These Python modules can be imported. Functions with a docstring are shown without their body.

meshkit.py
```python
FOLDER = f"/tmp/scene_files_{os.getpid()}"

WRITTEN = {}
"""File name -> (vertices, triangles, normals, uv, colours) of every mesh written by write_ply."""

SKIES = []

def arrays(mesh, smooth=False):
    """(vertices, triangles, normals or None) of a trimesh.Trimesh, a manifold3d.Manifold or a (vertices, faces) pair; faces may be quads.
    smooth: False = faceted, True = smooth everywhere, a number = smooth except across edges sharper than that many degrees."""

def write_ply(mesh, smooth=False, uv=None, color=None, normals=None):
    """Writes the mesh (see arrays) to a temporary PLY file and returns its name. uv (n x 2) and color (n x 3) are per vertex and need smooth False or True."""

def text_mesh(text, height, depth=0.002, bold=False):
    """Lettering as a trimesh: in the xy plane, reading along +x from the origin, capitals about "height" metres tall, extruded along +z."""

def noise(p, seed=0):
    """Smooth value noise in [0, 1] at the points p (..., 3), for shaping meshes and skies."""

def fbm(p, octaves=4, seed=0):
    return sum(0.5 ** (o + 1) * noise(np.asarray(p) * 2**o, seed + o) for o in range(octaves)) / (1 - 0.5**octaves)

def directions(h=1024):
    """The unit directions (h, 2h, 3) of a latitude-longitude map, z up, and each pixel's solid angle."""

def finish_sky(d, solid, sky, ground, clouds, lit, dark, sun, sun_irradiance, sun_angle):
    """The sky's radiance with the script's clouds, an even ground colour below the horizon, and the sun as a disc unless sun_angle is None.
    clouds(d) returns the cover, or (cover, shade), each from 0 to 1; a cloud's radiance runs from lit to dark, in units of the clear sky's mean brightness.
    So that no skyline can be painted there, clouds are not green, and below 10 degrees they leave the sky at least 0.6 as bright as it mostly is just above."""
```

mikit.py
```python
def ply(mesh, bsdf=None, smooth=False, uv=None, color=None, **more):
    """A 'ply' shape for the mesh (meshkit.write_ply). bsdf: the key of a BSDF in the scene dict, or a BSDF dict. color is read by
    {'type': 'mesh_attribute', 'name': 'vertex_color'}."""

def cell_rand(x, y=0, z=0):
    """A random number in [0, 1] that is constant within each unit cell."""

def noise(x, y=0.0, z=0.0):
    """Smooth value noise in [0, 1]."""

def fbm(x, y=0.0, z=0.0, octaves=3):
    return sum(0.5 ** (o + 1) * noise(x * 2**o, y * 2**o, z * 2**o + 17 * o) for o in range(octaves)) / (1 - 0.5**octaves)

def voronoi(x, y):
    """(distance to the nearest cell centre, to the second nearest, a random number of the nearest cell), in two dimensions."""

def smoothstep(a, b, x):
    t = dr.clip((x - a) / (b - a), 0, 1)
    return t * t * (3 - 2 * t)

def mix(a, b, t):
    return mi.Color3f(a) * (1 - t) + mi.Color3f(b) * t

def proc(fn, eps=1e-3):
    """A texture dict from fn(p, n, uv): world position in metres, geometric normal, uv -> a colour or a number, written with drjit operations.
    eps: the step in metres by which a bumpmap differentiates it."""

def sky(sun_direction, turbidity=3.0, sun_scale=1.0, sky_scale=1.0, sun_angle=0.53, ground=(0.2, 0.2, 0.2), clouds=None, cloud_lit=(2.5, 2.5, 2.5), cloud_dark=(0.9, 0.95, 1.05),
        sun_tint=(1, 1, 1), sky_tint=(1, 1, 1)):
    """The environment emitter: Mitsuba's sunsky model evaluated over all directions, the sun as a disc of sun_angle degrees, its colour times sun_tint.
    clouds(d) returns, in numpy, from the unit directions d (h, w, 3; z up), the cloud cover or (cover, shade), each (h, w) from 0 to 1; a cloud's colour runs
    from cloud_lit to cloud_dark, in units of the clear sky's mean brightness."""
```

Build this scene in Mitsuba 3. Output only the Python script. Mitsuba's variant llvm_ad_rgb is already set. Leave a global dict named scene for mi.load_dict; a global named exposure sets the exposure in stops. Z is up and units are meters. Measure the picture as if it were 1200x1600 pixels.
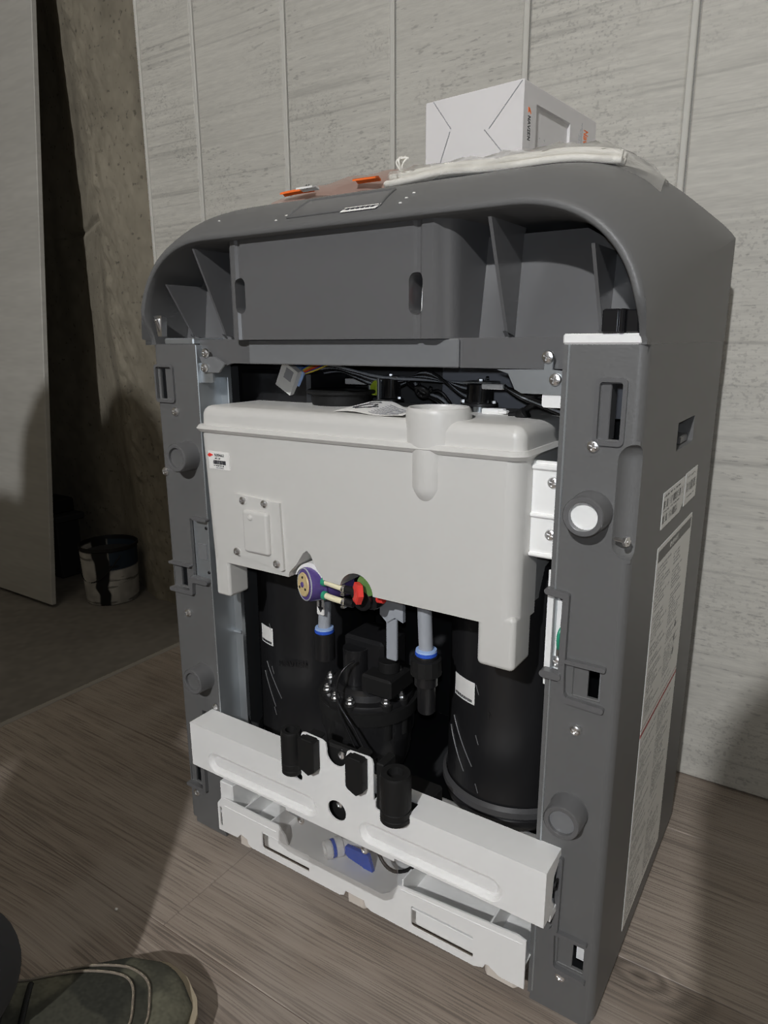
import math, random
import numpy as np, trimesh, mitsuba as mi, drjit as dr, mikit, meshkit
import manifold3d as m3
from shapely.geometry import Polygon, Point, LineString, box as sbox
from shapely.ops import unary_union
from mikit import noise, fbm, smoothstep, mix, cell_rand, voronoi
random.seed(7); np.random.seed(7)
T = mi.ScalarTransform4f
scene, labels = {}, {}

# ---------------------------------------------------------------- camera, light, exposure
CAM = np.array([0.53794, -0.42855, 0.51157])
YAW, PITCH, ROLL, FOCAL = -0.58369, 0.243784, -0.005115, 1078.188
_f = np.array([math.sin(YAW)*math.cos(PITCH), math.cos(YAW)*math.cos(PITCH), -math.sin(PITCH)])
_r = np.cross(_f, [0, 0, 1]); _r /= np.linalg.norm(_r); _u = np.cross(_r, _f)
UP = -math.sin(ROLL)*_r + math.cos(ROLL)*_u
scene['camera'] = {'type': 'perspective', 'fov': math.degrees(2*math.atan(600/FOCAL)), 'fov_axis': 'x', 'near_clip': 0.02, 'far_clip': 50.0,
                   'to_world': T().look_at(origin=CAM.tolist(), target=(CAM+_f).tolist(), up=UP.tolist())}
exposure = 0.0
LAMP = np.array([0.64, -1.80, 1.47])       # hand lamp behind the photographer
LAMP_R, LAMP_POWER = 0.024, (5150, 5170, 5230)
PHONE_LIGHT = (3400, 3700, 4100)
CEIL_POWER = (.66, .59, .48)            # weak warm room lamp on the ceiling

# ---------------------------------------------------------------- materials
def pr(c, rough=0.5, spec=0.5, metal=0.0, **k):
    return {'type': 'twosided', 'b': {'type': 'principled', 'base_color': c if isinstance(c, dict) else {'type': 'rgb', 'value': list(c)}, 'roughness': rough, 'specular': spec, 'metallic': metal, **k}}
def bump(inner, fn, scale, eps=4e-4):
    return {'type': 'twosided', 'b': {'type': 'bumpmap', 'arbitrary': mikit.proc(fn, eps), 'scale': scale, 'bsdf': inner['b']}}
MATS = {
 'shell': bump(pr((.121, .121, .120), .45, .4), lambda p, n, uv: noise(p.x*900, p.y*900, p.z*900), 0.00012),
 'grey_plastic': pr((.115, .115, .117), .26, .5),
 'grey_sheen': pr((.17, .175, .18), .28, .6),
 'tank_white': pr((.575, .567, .54), .36, .5),
 'white_paint': pr((.80, .80, .785), .42, .45),
 'white_plastic': pr((.84, .84, .82), .3, .5),
 'steel': pr((.46, .49, .51), .36, .5, .75),
 'chrome': pr((.88, .88, .88), .30, .5, 1.0),
 'black': pr((.012, .012, .013), .34, .5),
 'black_matt': pr((.012, .012, .012), .55, .25),
 'ring_grey': pr((.06, .06, .062), .3, .5),
 'black_gloss': pr((.012, .012, .013), .15, .5),
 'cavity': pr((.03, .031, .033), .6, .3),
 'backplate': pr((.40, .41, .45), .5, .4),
 'tube_grey': pr((.34, .36, .39), .3, .5),
 'blue': pr((.03, .10, .55), .3, .5),
 'pale_blue': pr((.35, .50, .80), .3, .5),
 'purple': pr((.10, .065, .24), .25, .6),
 'tan': pr((.60, .47, .24), .4, .4),
 'cream': pr((.80, .74, .52), .35, .5),
 'green': pr((.03, .28, .17), .3, .5),
 'leaf_green': pr((.12, .24, .07), .4, .5),
 'red': pr((.75, .05, .04), .35, .5),
 'lime': pr((.45, .58, .04), .4, .4),
 'orange': pr((.85, .16, .02), .4, .4),
 'yellow': pr((.75, .55, .08), .4, .4),
 'paper': pr((.78, .77, .74), .6, .2),
 'ink': pr((.05, .05, .055), .6, .2),
 'ink_grey': pr((.33, .33, .34), .6, .2),
 'card': pr((.68, .665, .66), .5, .3),
 'cord': pr((.80, .78, .72), .45, .4),
 'foot': pr((.62, .57, .51), .6, .3),
 'lens': {'type': 'thindielectric', 'int_ior': 1.38},
 'flap': {'type': 'thindielectric', 'int_ior': 1.45, 'specular_transmittance': {'type': 'rgb', 'value': [.90, .90, .90]}},
 'bag_clear': {'type': 'blendbsdf', 'weight': .08, 'a': {'type': 'thindielectric', 'int_ior': 1.4}, 'c': {'type': 'principledthin', 'base_color': {'type': 'rgb', 'value': [.80, .79, .76]}, 'roughness': .35, 'diff_trans': 1.0}},
 'bag_pink': {'type': 'blendbsdf', 'weight': .42, 'a': {'type': 'thindielectric', 'int_ior': 1.4}, 'c': {'type': 'principledthin', 'base_color': {'type': 'rgb', 'value': [.74, .54, .47]}, 'roughness': .4, 'diff_trans': 1.0}},
 'fabric': pr((.045, .046, .048), .85, .2),
 'skin': pr((.55, .36, .28), .5, .4),
 'sole': pr((.17, .145, .115), .7, .3),
 'thread': pr((.33, .28, .20), .7, .3),
 'trim_strip': pr((.30, .28, .25), .6, .3),
 'bucket_wall': None, 'wood': None,
}
def wall_c(p, n, uv):
    k = cell_rand(dr.floor((p.x+.332)/.1755), 3, 1)*9
    z = p.z + .05*p.x*0 + .006*(fbm(p.x*5+k, p.z*3, 1, 2)-.5)
    g = fbm(p.x*9+k, z*210, k, 4)
    fine = fbm(p.x*90, z*700, k, 3)
    lines = smoothstep(.58, .80, fbm(p.x*2.4+k*3, z*230, 4+k, 4))
    fleck = smoothstep(.66, .82, fbm(p.x*95+k, z*420, 2, 3))*smoothstep(.42, .62, fbm(p.x*7, z*16, 8+k, 3))
    spk = smoothstep(.58, .78, fbm(p.x*330, p.z*480, 7, 2))*smoothstep(.45, .70, fbm(p.x*11, p.z*15, 3+k, 3))
    cl = fbm(p.x*3+k, p.z*5, 5, 3)
    b = .97 + .22*(g-.5) + .20*(fine-.5) + .18*(cl-.5)
    return mi.Color3f(.520, .507, .462)*b*(1-.20*lines)*(1-.26*fleck)*(1-.19*spk)
MATS['wall_board'] = {'type': 'twosided', 'b': {'type': 'principled', 'base_color': mikit.proc(wall_c), 'roughness': .62, 'specular': .3}}
MATS['wall_groove'] = pr((.25, .245, .23), .6, .3)
MATS['wall_edge'] = pr((.54, .53, .49), .6, .3)
def floor_c(p, n, uv):
    row = dr.floor((p.y+.1095)/.1915)
    k = cell_rand(row, dr.floor((p.x - .0857 + row*.53)/1.22), 2)*13
    w = p.y + .010*(noise(p.x*7+k, p.y*14, k)-.5)
    g = fbm(p.x*4+k, w*130, k, 4)
    f = fbm(p.x*16, w*760, k, 3)
    hole = smoothstep(.52, .74, fbm(p.x*20, w*1150, 1, 2))
    cl = noise(p.x*3+k, p.y*8, 2)
    kx, ky = p.x-.458, p.y-.072
    ring = dr.sqrt(dr.square(kx*.8)+dr.square(ky*1.6))
    kn = smoothstep(.075, .0, ring)*(.5+.5*dr.sin(ring*420+3*noise(p.x*60, p.y*60, 3)))
    c = mix((.170, .134, .108), (.430, .365, .308), dr.clip(.55*g+.55*f+.28*(cl-.5)-.05, 0, 1))
    dust = smoothstep(.55, .8, fbm(p.x*9, p.y*9, 6, 3))*.35
    return mix(c*(1-.34*hole)*(1-.45*kn), mi.Color3f(.37, .325, .285), dust)
MATS['floor_board'] = {'type': 'twosided', 'b': {'type': 'principled', 'base_color': mikit.proc(floor_c), 'roughness': .50, 'specular': .35}}
def conc_c(p, n, uv):
    a = fbm(p.x*7, p.y*7, p.z*5, 4); b = fbm(p.x*60, p.y*60, p.z*40, 3)
    pits = smoothstep(.66, .82, fbm(p.x*150, p.y*150, p.z*110, 3))
    st = smoothstep(.5, .75, fbm(p.x*16, p.y*16, p.z*2.2, 3))
    return mi.Color3f(.235, .212, .166)*(.60+.50*a+.35*b)*(1-.45*pits)*(1-.25*st)
MATS['concrete'] = {'type': 'twosided', 'b': {'type': 'principled', 'base_color': mikit.proc(conc_c), 'roughness': .9, 'specular': .15}}
def concf_c(p, n, uv):
    return mi.Color3f(.175, .162, .145)*(.7+.35*fbm(p.x*9, p.y*9, 0, 4)+.2*noise(p.x*90, p.y*90, 0))
MATS['concrete_floor'] = {'type': 'twosided', 'b': {'type': 'principled', 'base_color': mikit.proc(concf_c), 'roughness': .8, 'specular': .2}}
def sheet_c(p, n, uv):
    return mi.Color3f(.385, .375, .345)*(.93+.16*fbm(p.x*4, p.z*40, 3, 3)+.08*(noise(p.x*40, p.z*260, 1)-.5))
MATS['sheet'] = {'type': 'twosided', 'b': {'type': 'principled', 'base_color': mikit.proc(sheet_c), 'roughness': .6, 'specular': .3}}
def camo_c(p, n, uv):
    a = fbm(p.x*22, p.y*22, p.z*22, 3); b = fbm(p.x*30+9, p.y*30, p.z*26, 3)
    c = mix((.050, .050, .038), (.115, .112, .080), smoothstep(.50, .60, a))
    return mix(c, mi.Color3f(.026, .027, .022), smoothstep(.52, .58, b)*.8)*(.8+.4*noise(p.x*500, p.y*500, p.z*500))
MATS['camo'] = {'type': 'twosided', 'b': {'type': 'principled', 'base_color': mikit.proc(camo_c), 'roughness': .7, 'specular': .25}}
def bucket_c(p, n, uv):
    z, q = p.z, (p.x+.682)*.56+(p.y-.392)*.83        # q runs round the bucket's side
    c = mi.Color3f(.46, .44, .40)*(.50+.75*fbm(q*60, z*40, 2, 3))
    blue = smoothstep(.066, .070, z)*smoothstep(-.004, .0, q)
    c = mix(c, mi.Color3f(.020, .034, .052), blue)
    lines = smoothstep(.62, .72, fbm(q*22, z*120, 6, 3))
    c = c*(1-.6*lines)
    drip = smoothstep(.012+.05*z, .008+.05*z, dr.abs(q+.014+.006*noise(z*60, 1, 1)))
    return mix(c, mi.Color3f(.010, .010, .010), dr.maximum(drip, smoothstep(.103, .108, z)))
MATS['bucket_wall'] = {'type': 'twosided', 'b': {'type': 'principled', 'base_color': mikit.proc(bucket_c), 'roughness': .5, 'specular': .3}}
# flat print on the side labels (y runs along the cabinet's depth, z up)
def label_c(p, n, uv):
    y, z = p.y, p.z
    W = mi.Color3f(.60, .60, .575)
    row = dr.floor(z/.0030); ph = z/.0030-row
    col = dr.select(y < .137, 0.0, 1.0)
    y0 = dr.select(y < .137, .082, .141)
    ln = .018+.036*cell_rand(row, col, 4)
    gap = cell_rand(row, col, 7) > .80
    word = noise(y*900, row*7.3, col*5) > .30
    on = (ph > .38) & (y > y0) & (y < y0+ln) & ~gap & word & (z < .348) & ((z > .224) | (z < .205)) & (z > .034)
    c = dr.select(on, mi.Color3f(.30, .30, .295), W)
    bar = (z > .352) & (z < .361) & (y > .081) & (y < .206)
    c = dr.select(bar, mi.Color3f(.07, .07, .066), c)
    wt = bar & (dr.abs(y-.137) < .016) & (dr.abs(z-.3565) < .002) & (noise(y*1100, 3, 1) > .42)
    c = dr.select(wt, W, c)
    ic = (dr.sqrt(dr.square(y-.180-.012*dr.floor((z-.238)/.013)*0)+dr.square((z-.238)-.013*dr.floor((z-.238)/.013)-.0065)) < .0032) & (z > .238) & (z < .277)
    c = dr.select(ic, mi.Color3f(.12, .12, .12), c)
    c = dr.select(dr.abs(z-.2125) < .0016, mi.Color3f(.34, .10, .10), c)
    return dr.select(dr.abs(z-.2175) < .0007, mi.Color3f(.32, .25, .24), c)
MATS['print_label'] = {'type': 'twosided', 'b': {'type': 'principled', 'base_color': mikit.proc(label_c), 'roughness': .4, 'specular': .4}}
def bar_c(p, n, uv):
    y, z = p.y, p.z
    W = mi.Color3f(.62, .62, .60)
    two = y < .1593
    bars = cell_rand(dr.floor(y/.0011), 5, 2) > .42
    r1 = dr.select(two, (z > .3925) & (z < .3985), (z > .389) & (z < .397)) & (y > dr.select(two, .082, .166)) & (y < dr.select(two, .153, .207))
    r2 = two & (z > .3815) & (z < .3875) & (y > .082) & (y < .135)
    tx = ((z > .4010) & (z < .4026) | (z > .3895) & (z < .3908) & two | (z > .384) & (z < .3853) & ~two) & (y > dr.select(two, .082, .170)) & (y < dr.select(two, .140, .203)) & (noise(y*800, dr.floor(z*600), 2) > .4)
    return dr.select(((r1 | r2) & bars) | tx, mi.Color3f(.07, .07, .07), W)
MATS['barcode_label'] = {'type': 'twosided', 'b': {'type': 'principled', 'base_color': mikit.proc(bar_c), 'roughness': .4, 'specular': .4}}
for k, v in MATS.items():
    if v: scene['mat_'+k] = v

# ---------------------------------------------------------------- helpers
def nextkey(base):
    if base not in scene and not any(k.startswith(base+'__') for k in scene): return base
    i = 1
    while f'{base}_{i:03d}' in scene or any(k.startswith(f'{base}_{i:03d}__') for k in scene): i += 1
    return f'{base}_{i:03d}'
def add(key, mesh, mat, smooth=30, label=None, xf=None, **lab):
    """one entry of the scene; a taken key gets the next number"""
    key = nextkey(key)
    d = mikit.ply(mesh, 'mat_'+mat, smooth) if not isinstance(mesh, dict) else dict(mesh)
    if xf is not None: d['to_world'] = xf
    scene[key] = d
    if label: lab['label'] = label
    if lab: labels[key] = lab
    return key
cat = trimesh.util.concatenate
def mm(man):
    a = man.to_mesh(); return trimesh.Trimesh(a.vert_properties[:, :3], a.tri_verts, process=False)
def bx(x0, x1, y0, y1, z0, z1, b=0.0006):
    b = min(b, (x1-x0)*.45, (y1-y0)*.45, (z1-z0)*.45)
    P = []
    for X, sx in ((x0, 1), (x1, -1)):
        for Y, sy in ((y0, 1), (y1, -1)):
            for Z, sz in ((z0, 1), (z1, -1)):
                P += [(X+sx*b, Y+sy*b, Z), (X+sx*b, Y, Z+sz*b), (X, Y+sy*b, Z+sz*b)]
    return trimesh.convex.convex_hull(np.array(P))
def rbox(x0, x1, y0, y1, z0, z1, r=.004, seg=16):
    m = m3.Manifold.batch_hull([m3.Manifold.sphere(r, seg).translate((x, y, z)) for x in (x0+r, x1-r) for y in (y0+r, y1-r) for z in (z0+r, z1-r)])
    return mm(m)
def ex(poly, d):
    ps = getattr(poly, 'geoms', [poly])
    rings = [np.asarray(r.coords)[:-1]*1000 for p in ps for r in (p.exterior, *p.interiors)]   # in mm, so that the kernel's tolerance is fine enough
    m = mm(m3.CrossSection(rings, m3.FillRule.EvenOdd).extrude(d*1000)); m.apply_scale(.001); return m
def ex_xz(poly, y0, y1):
    m = ex(poly, y1-y0); v = m.vertices
    m.vertices = np.stack([v[:, 0], y1-v[:, 2], v[:, 1]], 1); return m
def ex_yz(poly, x0, x1):
    m = ex(poly, x1-x0); v = m.vertices
    m.vertices = np.stack([x0+v[:, 2], v[:, 0], v[:, 1]], 1); return m
def ex_xy(poly, z0, z1):
    m = ex(poly, z1-z0); m.apply_translation([0, 0, z0]); return m
def rrect(x0, x1, z0, z1, r): return sbox(x0+r, z0+r, x1-r, z1-r).buffer(r, 6)
def frame_to(d):
    d = np.asarray(d, float); d /= np.linalg.norm(d)
    a = np.cross(d, [0, 0, 1.] if abs(d[2]) < .9 else [1., 0, 0]); a /= np.linalg.norm(a)
    return a, np.cross(d, a), d
def lathe(prof, p, d, seg=28):
    """profile of (radius, along) pairs turned about the axis through p along d"""
    a, b, d = frame_to(d); prof = np.array(prof, float); n = len(prof); prof[prof[:, 0] < 2e-6, 0] = 0
    th = np.arange(seg)*2*np.pi/seg
    v = np.asarray(p)+prof[:, None, 1:2]*d+prof[:, None, 0:1]*(np.cos(th)[None, :, None]*a+np.sin(th)[None, :, None]*b)
    i, j = np.meshgrid(np.arange(n-1), np.arange(seg), indexing='ij'); j2 = (j+1) % seg
    q = np.stack([i*seg+j, i*seg+j2, (i+1)*seg+j2, (i+1)*seg+j], -1).reshape(-1, 4)
    m = trimesh.Trimesh(v.reshape(-1, 3), np.vstack([q[:, [0, 1, 2]], q[:, [0, 2, 3]]]), process=True, validate=True)
    m.fix_normals(); return m
def cyl(p0, p1, r, r1=None, seg=24, ch=.0004):
    p0, p1 = np.asarray(p0, float), np.asarray(p1, float); h = np.linalg.norm(p1-p0); r1 = r if r1 is None else r1
    ch = min(ch, r*.3, r1*.3, h*.3)
    return lathe([(1e-6, 0), (r-ch, 0), (r, ch), (r1, h-ch), (r1-ch, h), (1e-6, h)], p0, p1-p0, seg)
def spline(P, n=40):
    from scipy.interpolate import CubicSpline
    P = np.asarray(P, float); t = np.r_[0, np.cumsum(np.linalg.norm(np.diff(P, axis=0), axis=1))]
    return CubicSpline(t, P)(np.linspace(0, t[-1], n))
def tube(P, r, seg=10, n=36, smooth=True):
    p = spline(P, n) if smooth and len(P) > 2 else np.asarray(P, float)
    t = np.gradient(p, axis=0); t /= np.linalg.norm(t, axis=1, keepdims=True)
    a = frame_to(t[0])[0]; A = []
    for k in range(len(p)):
        a = a-t[k]*(a@t[k]); a /= np.linalg.norm(a); A.append(a)
    A = np.array(A); B = np.cross(t, A); th = np.arange(seg)*2*np.pi/seg
    v = (p[:, None]+r*(np.cos(th)[None, :, None]*A[:, None]+np.sin(th)[None, :, None]*B[:, None])).reshape(-1, 3)
    i, j = np.meshgrid(np.arange(len(p)-1), np.arange(seg), indexing='ij'); j2 = (j+1) % seg
    q = np.stack([i*seg+j, i*seg+j2, (i+1)*seg+j2, (i+1)*seg+j], -1).reshape(-1, 4)
    f = [q[:, [0, 1, 2]], q[:, [0, 2, 3]]]
    c0, c1 = len(v), len(v)+1; v = np.vstack([v, p[0], p[-1]]); L = (len(p)-1)*seg
    f.append(np.array([[c0, (k+1) % seg, k] for k in range(seg)])); f.append(np.array([[c1, L+k, L+(k+1) % seg] for k in range(seg)]))
    return trimesh.Trimesh(v, np.vstack(f), process=False)
def mf(t):
    t = t.copy(); t.merge_vertices(digits_vertex=8)
    if t.volume < 0: t.invert()
    M = m3.Manifold(m3.Mesh(np.asarray(t.vertices*1000, np.float32), np.asarray(t.faces, np.uint32)))
    if M.is_empty(): print('not a solid', t)
    return M
def diff(a, *bs):
    M = mf(a)
    for b in bs: M = M - mf(b)
    t = mm(M); t.apply_scale(.001); return t
def union(*a):
    M = mf(a[0])
    for b in a[1:]: M = M + mf(b)
    t = mm(M); t.apply_scale(.001); return t
def grid(V, closed=False):
    """faces of an (n, m, 3) grid"""
    n, m = V.shape[:2]; i, j = np.meshgrid(np.arange(n-1), np.arange(m if closed else m-1), indexing='ij'); j2 = (j+1) % m
    q = np.stack([i*m+j, i*m+j2, (i+1)*m+j2, (i+1)*m+j], -1).reshape(-1, 4)
    return trimesh.Trimesh(V.reshape(-1, 3), np.vstack([q[:, [0, 1, 2]], q[:, [0, 2, 3]]]), process=False)
def slab(V, dvec):
    """closed plate from a grid surface, thickened along dvec"""
    V = np.asarray(V, float); n, m = V.shape[:2]; top = V.reshape(-1, 3); bot = top+np.asarray(dvec); N = n*m
    f = grid(V).faces; F = [f, f[:, ::-1]+N]
    rim = [j for j in range(m)]+[i*m+m-1 for i in range(1, n)]+[(n-1)*m+j for j in range(m-2, -1, -1)]+[i*m for i in range(n-2, 0, -1)]
    for a, b in zip(rim, rim[1:]+rim[:1]): F.append(np.array([[b, a, a+N], [b, a+N, b+N]]))
    t = trimesh.Trimesh(np.vstack([top, bot]), np.vstack(F), process=False); t.fix_normals(); return t
# one screw: domed head with a cross recess, facing -y, about 8 mm across
def screw_mesh(r=.0041, h=.0026):
    m = lathe([(1e-6, 0), (r, 0), (r, .0007), (r*.86, h*.7), (r*.5, h*.97), (1e-6, h)], (0, 0, 0), (0, -1, 0), 20)
    return diff(m, bx(-r*.6, r*.6, -h-.001, -h*.45, -.0005, .0005, .0001), bx(-.0005, .0005, -h-.001, -h*.45, -r*.6, r*.6, .0001))
SCREW = mikit.ply(screw_mesh(), 'mat_chrome', 35)
def screw(parent, x, y, z, s=1.0, rz=None, ry=20):
    t = T().translate([x, y, z])
    if rz is not None: t = t @ T().rotate([0, 0, 1], rz)
    t = t @ T().rotate([0, 1, 0], ry) @ T().scale(s)
    return add(parent+'__screw', SCREW, 'chrome', xf=t)

# ---------------------------------------------------------------- room: walls, floor, ceiling
YW, XL, XR, YB, ZC = 0.382, -1.30, 1.70, -2.2, 2.35
PITCHX, GX = 0.1755, 0.0082
xs = [-.4500]+[-.3320+PITCHX*k for k in range(0, 12)]
wall = 'wall_back'
add(wall, bx(-.4500, XR, YW+.003, YW+.030, .001, ZC, .0005), 'wall_groove', False, kind='structure', label='pale grey grooved wall panelling behind the appliance')
for i in range(len(xs)-1):
    x0 = xs[i]+(GX/2 if i else .0); x1 = min(xs[i+1]-GX/2, XR)
    if x1 > x0: add(wall+'__board', bx(x0, x1, YW-.0005, YW+.0032, .001, ZC, .0016), 'wall_board', False)
# a flat strip in each joint, with a thin gap at its right
for i in range(1, len(xs)-1):
    if xs[i] < XR: add(wall+'__strip', bx(xs[i]-.0043, xs[i]+.0024, YW-.0012, YW+.004, .001, ZC, .0012), 'wall_edge', False)
add(wall+'__edge_trim', bx(-.4555, -.4495, YW-.0025, YW+.030, .001, ZC, .001), 'wall_edge', False, label='pale edge strip of the panelling')

# concrete behind: a broad face with a crooked arris and a receding flank
def concrete():
    us = np.r_[np.linspace(-.45, -.56, 24), np.linspace(-.562, -.74, 110), np.linspace(-.75, XL, 50)]
    zs = np.r_[np.linspace(-.02, 1.15, 300), np.linspace(1.16, ZC, 60)]; V = np.zeros((len(zs), len(us), 3))
    for a, z in enumerate(zs):
        ar = -.600-.075*(z/.85)+.012*math.sin(z*9)*.6
        for b, u in enumerate(us):
            y = .432 if u > ar else .432+min((ar-u)*.45, .085)
            V[a, b] = (u, y, z)
    P = V.reshape(-1, 3)
    d = (meshkit.fbm(P*[14, 3, 9], 4, 3)-.5)*.012+(meshkit.fbm(P*[55, 5, 40], 3, 5)-.5)*.005
    ar = -.600-.075*(P[:, 2]/.85); near = np.exp(-((P[:, 0]-ar)/.018)**2)
    d += near*(meshkit.fbm(P*[70, 5, 34], 4, 8)-.42)*.022; d += np.exp(-((P[:, 0]-ar-.03)/.05)**2)*(meshkit.fbm(P*[90, 5, 60], 3, 21)-.5)*.005
    P[:, 1] += d
    joint = np.exp(-((P[:, 2]-.735-.04*(P[:, 0]+.7))/.006)**2)*(P[:, 0] < ar)
    P[:, 1] += joint*.006
    return grid(P.reshape(V.shape))
add('wall_concrete', concrete(), 'concrete', True, kind='structure', label='rough brown-grey concrete wall with a crooked edge')
add('wall_left', bx(XL-.05, XL, YB, .62, -.02, ZC), 'concrete', False, kind='structure')
add('wall_right', bx(XR, XR+.05, YB, .62, -.02, ZC), 'sheet', False, kind='structure')
add('wall_front', bx(XL, XR, YB-.05, YB, -.02, ZC), 'sheet', False, kind='structure')
add('ceiling', bx(XL, XR, YB, .62, ZC, ZC+.05), 'sheet', False, kind='structure')
# floor: laminate boards to the right of a transition strip, bare concrete left of it
fl = 'floor'
add(fl, bx(XL, XR, YB, .62, -.030, -.006, .0005), 'concrete_floor', False, kind='structure', label='bare grey concrete floor at the left, wood-look boards elsewhere')
EDGE = -.372
for r in range(-11, 4):
    y0, y1 = -.1095+.1915*r, -.1095+.1915*(r+1); y1 = min(y1, YW+.02)
    c = (.0857-r*.53) % 1.22-1.22*2
    while c < XR:
        a, b = max(c, EDGE), min(c+1.22, XR)
        if b-a > .02 and y1 > y0: add(fl+'__board', bx(a+.0002, b-.0002, y0+.0002, y1-.0002, -.0062, 0, .0007), 'floor_board', False)
        c += 1.22
add('trim_1', bx(EDGE-.006, EDGE+.004, YB+.01, .36, -.006, .0016, .0012), 'trim_strip', False, kind='structure', label='light strip along the edge of the floor boards')

# ---------------------------------------------------------------- lamps (outside the frame)
def emitter(key, mesh, rad, mat): scene[key] = {**mikit.ply(mesh, 'mat_'+mat, False), 'emitter': {'type': 'area', 'radiance': {'type': 'rgb', 'value': list(rad)}}}
aim = np.array([.20, .1, .32])-LAMP; aim /= np.linalg.norm(aim)
disc = lathe([(1e-6, 0), (LAMP_R, 0), (LAMP_R, .002), (1e-6, .002)], LAMP, -aim, 28)
a_, b_, _d = frame_to(aim); th = np.arange(32)*2*np.pi/32
ring = LAMP+LAMP_R*(np.cos(th)[:, None]*a_+np.sin(th)[:, None]*b_)
fv = np.vstack([ring, LAMP]); ff = np.array([[32, k, (k+1) % 32] for k in range(32)])
if np.cross(fv[1]-fv[0], fv[32]-fv[0])@aim < 0: ff = ff[:, ::-1]
emitter('work_lamp__lens', trimesh.Trimesh(fv, ff, process=False), LAMP_POWER, 'white_plastic')
add('work_lamp__housing', lathe([(LAMP_R+.001, -.002), (LAMP_R+.006, -.004), (LAMP_R+.008, .01), (.026, .05), (.018, .06), (1e-6, .06)], LAMP, -aim, 28), 'black_matt')
add('work_lamp__pole', cyl(LAMP-aim*.055, (LAMP[0]-.02, LAMP[1]-.12, .0), .009, seg=14), 'black_matt')
labels['work_lamp'] = {'label': 'small round work lamp on a pole behind the photographer', 'category': 'lamp'}
cv = np.array([[-.1, -1.2, ZC-.02], [.5, -1.2, ZC-.02], [.5, -.6, ZC-.02], [-.1, -.6, ZC-.02]])
emitter('ceiling_lamp__panel', trimesh.Trimesh(cv, [[0, 2, 1], [0, 3, 2]], process=False), [c*5.0 for c in CEIL_POWER], 'white_plastic')
add('ceiling_lamp__tray', bx(-.11, .51, -1.21, -.59, ZC-.018, ZC-.0005), 'white_plastic')
labels['ceiling_lamp'] = {'label': 'square warm lamp panel on the ceiling', 'category': 'lamp'}

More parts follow.
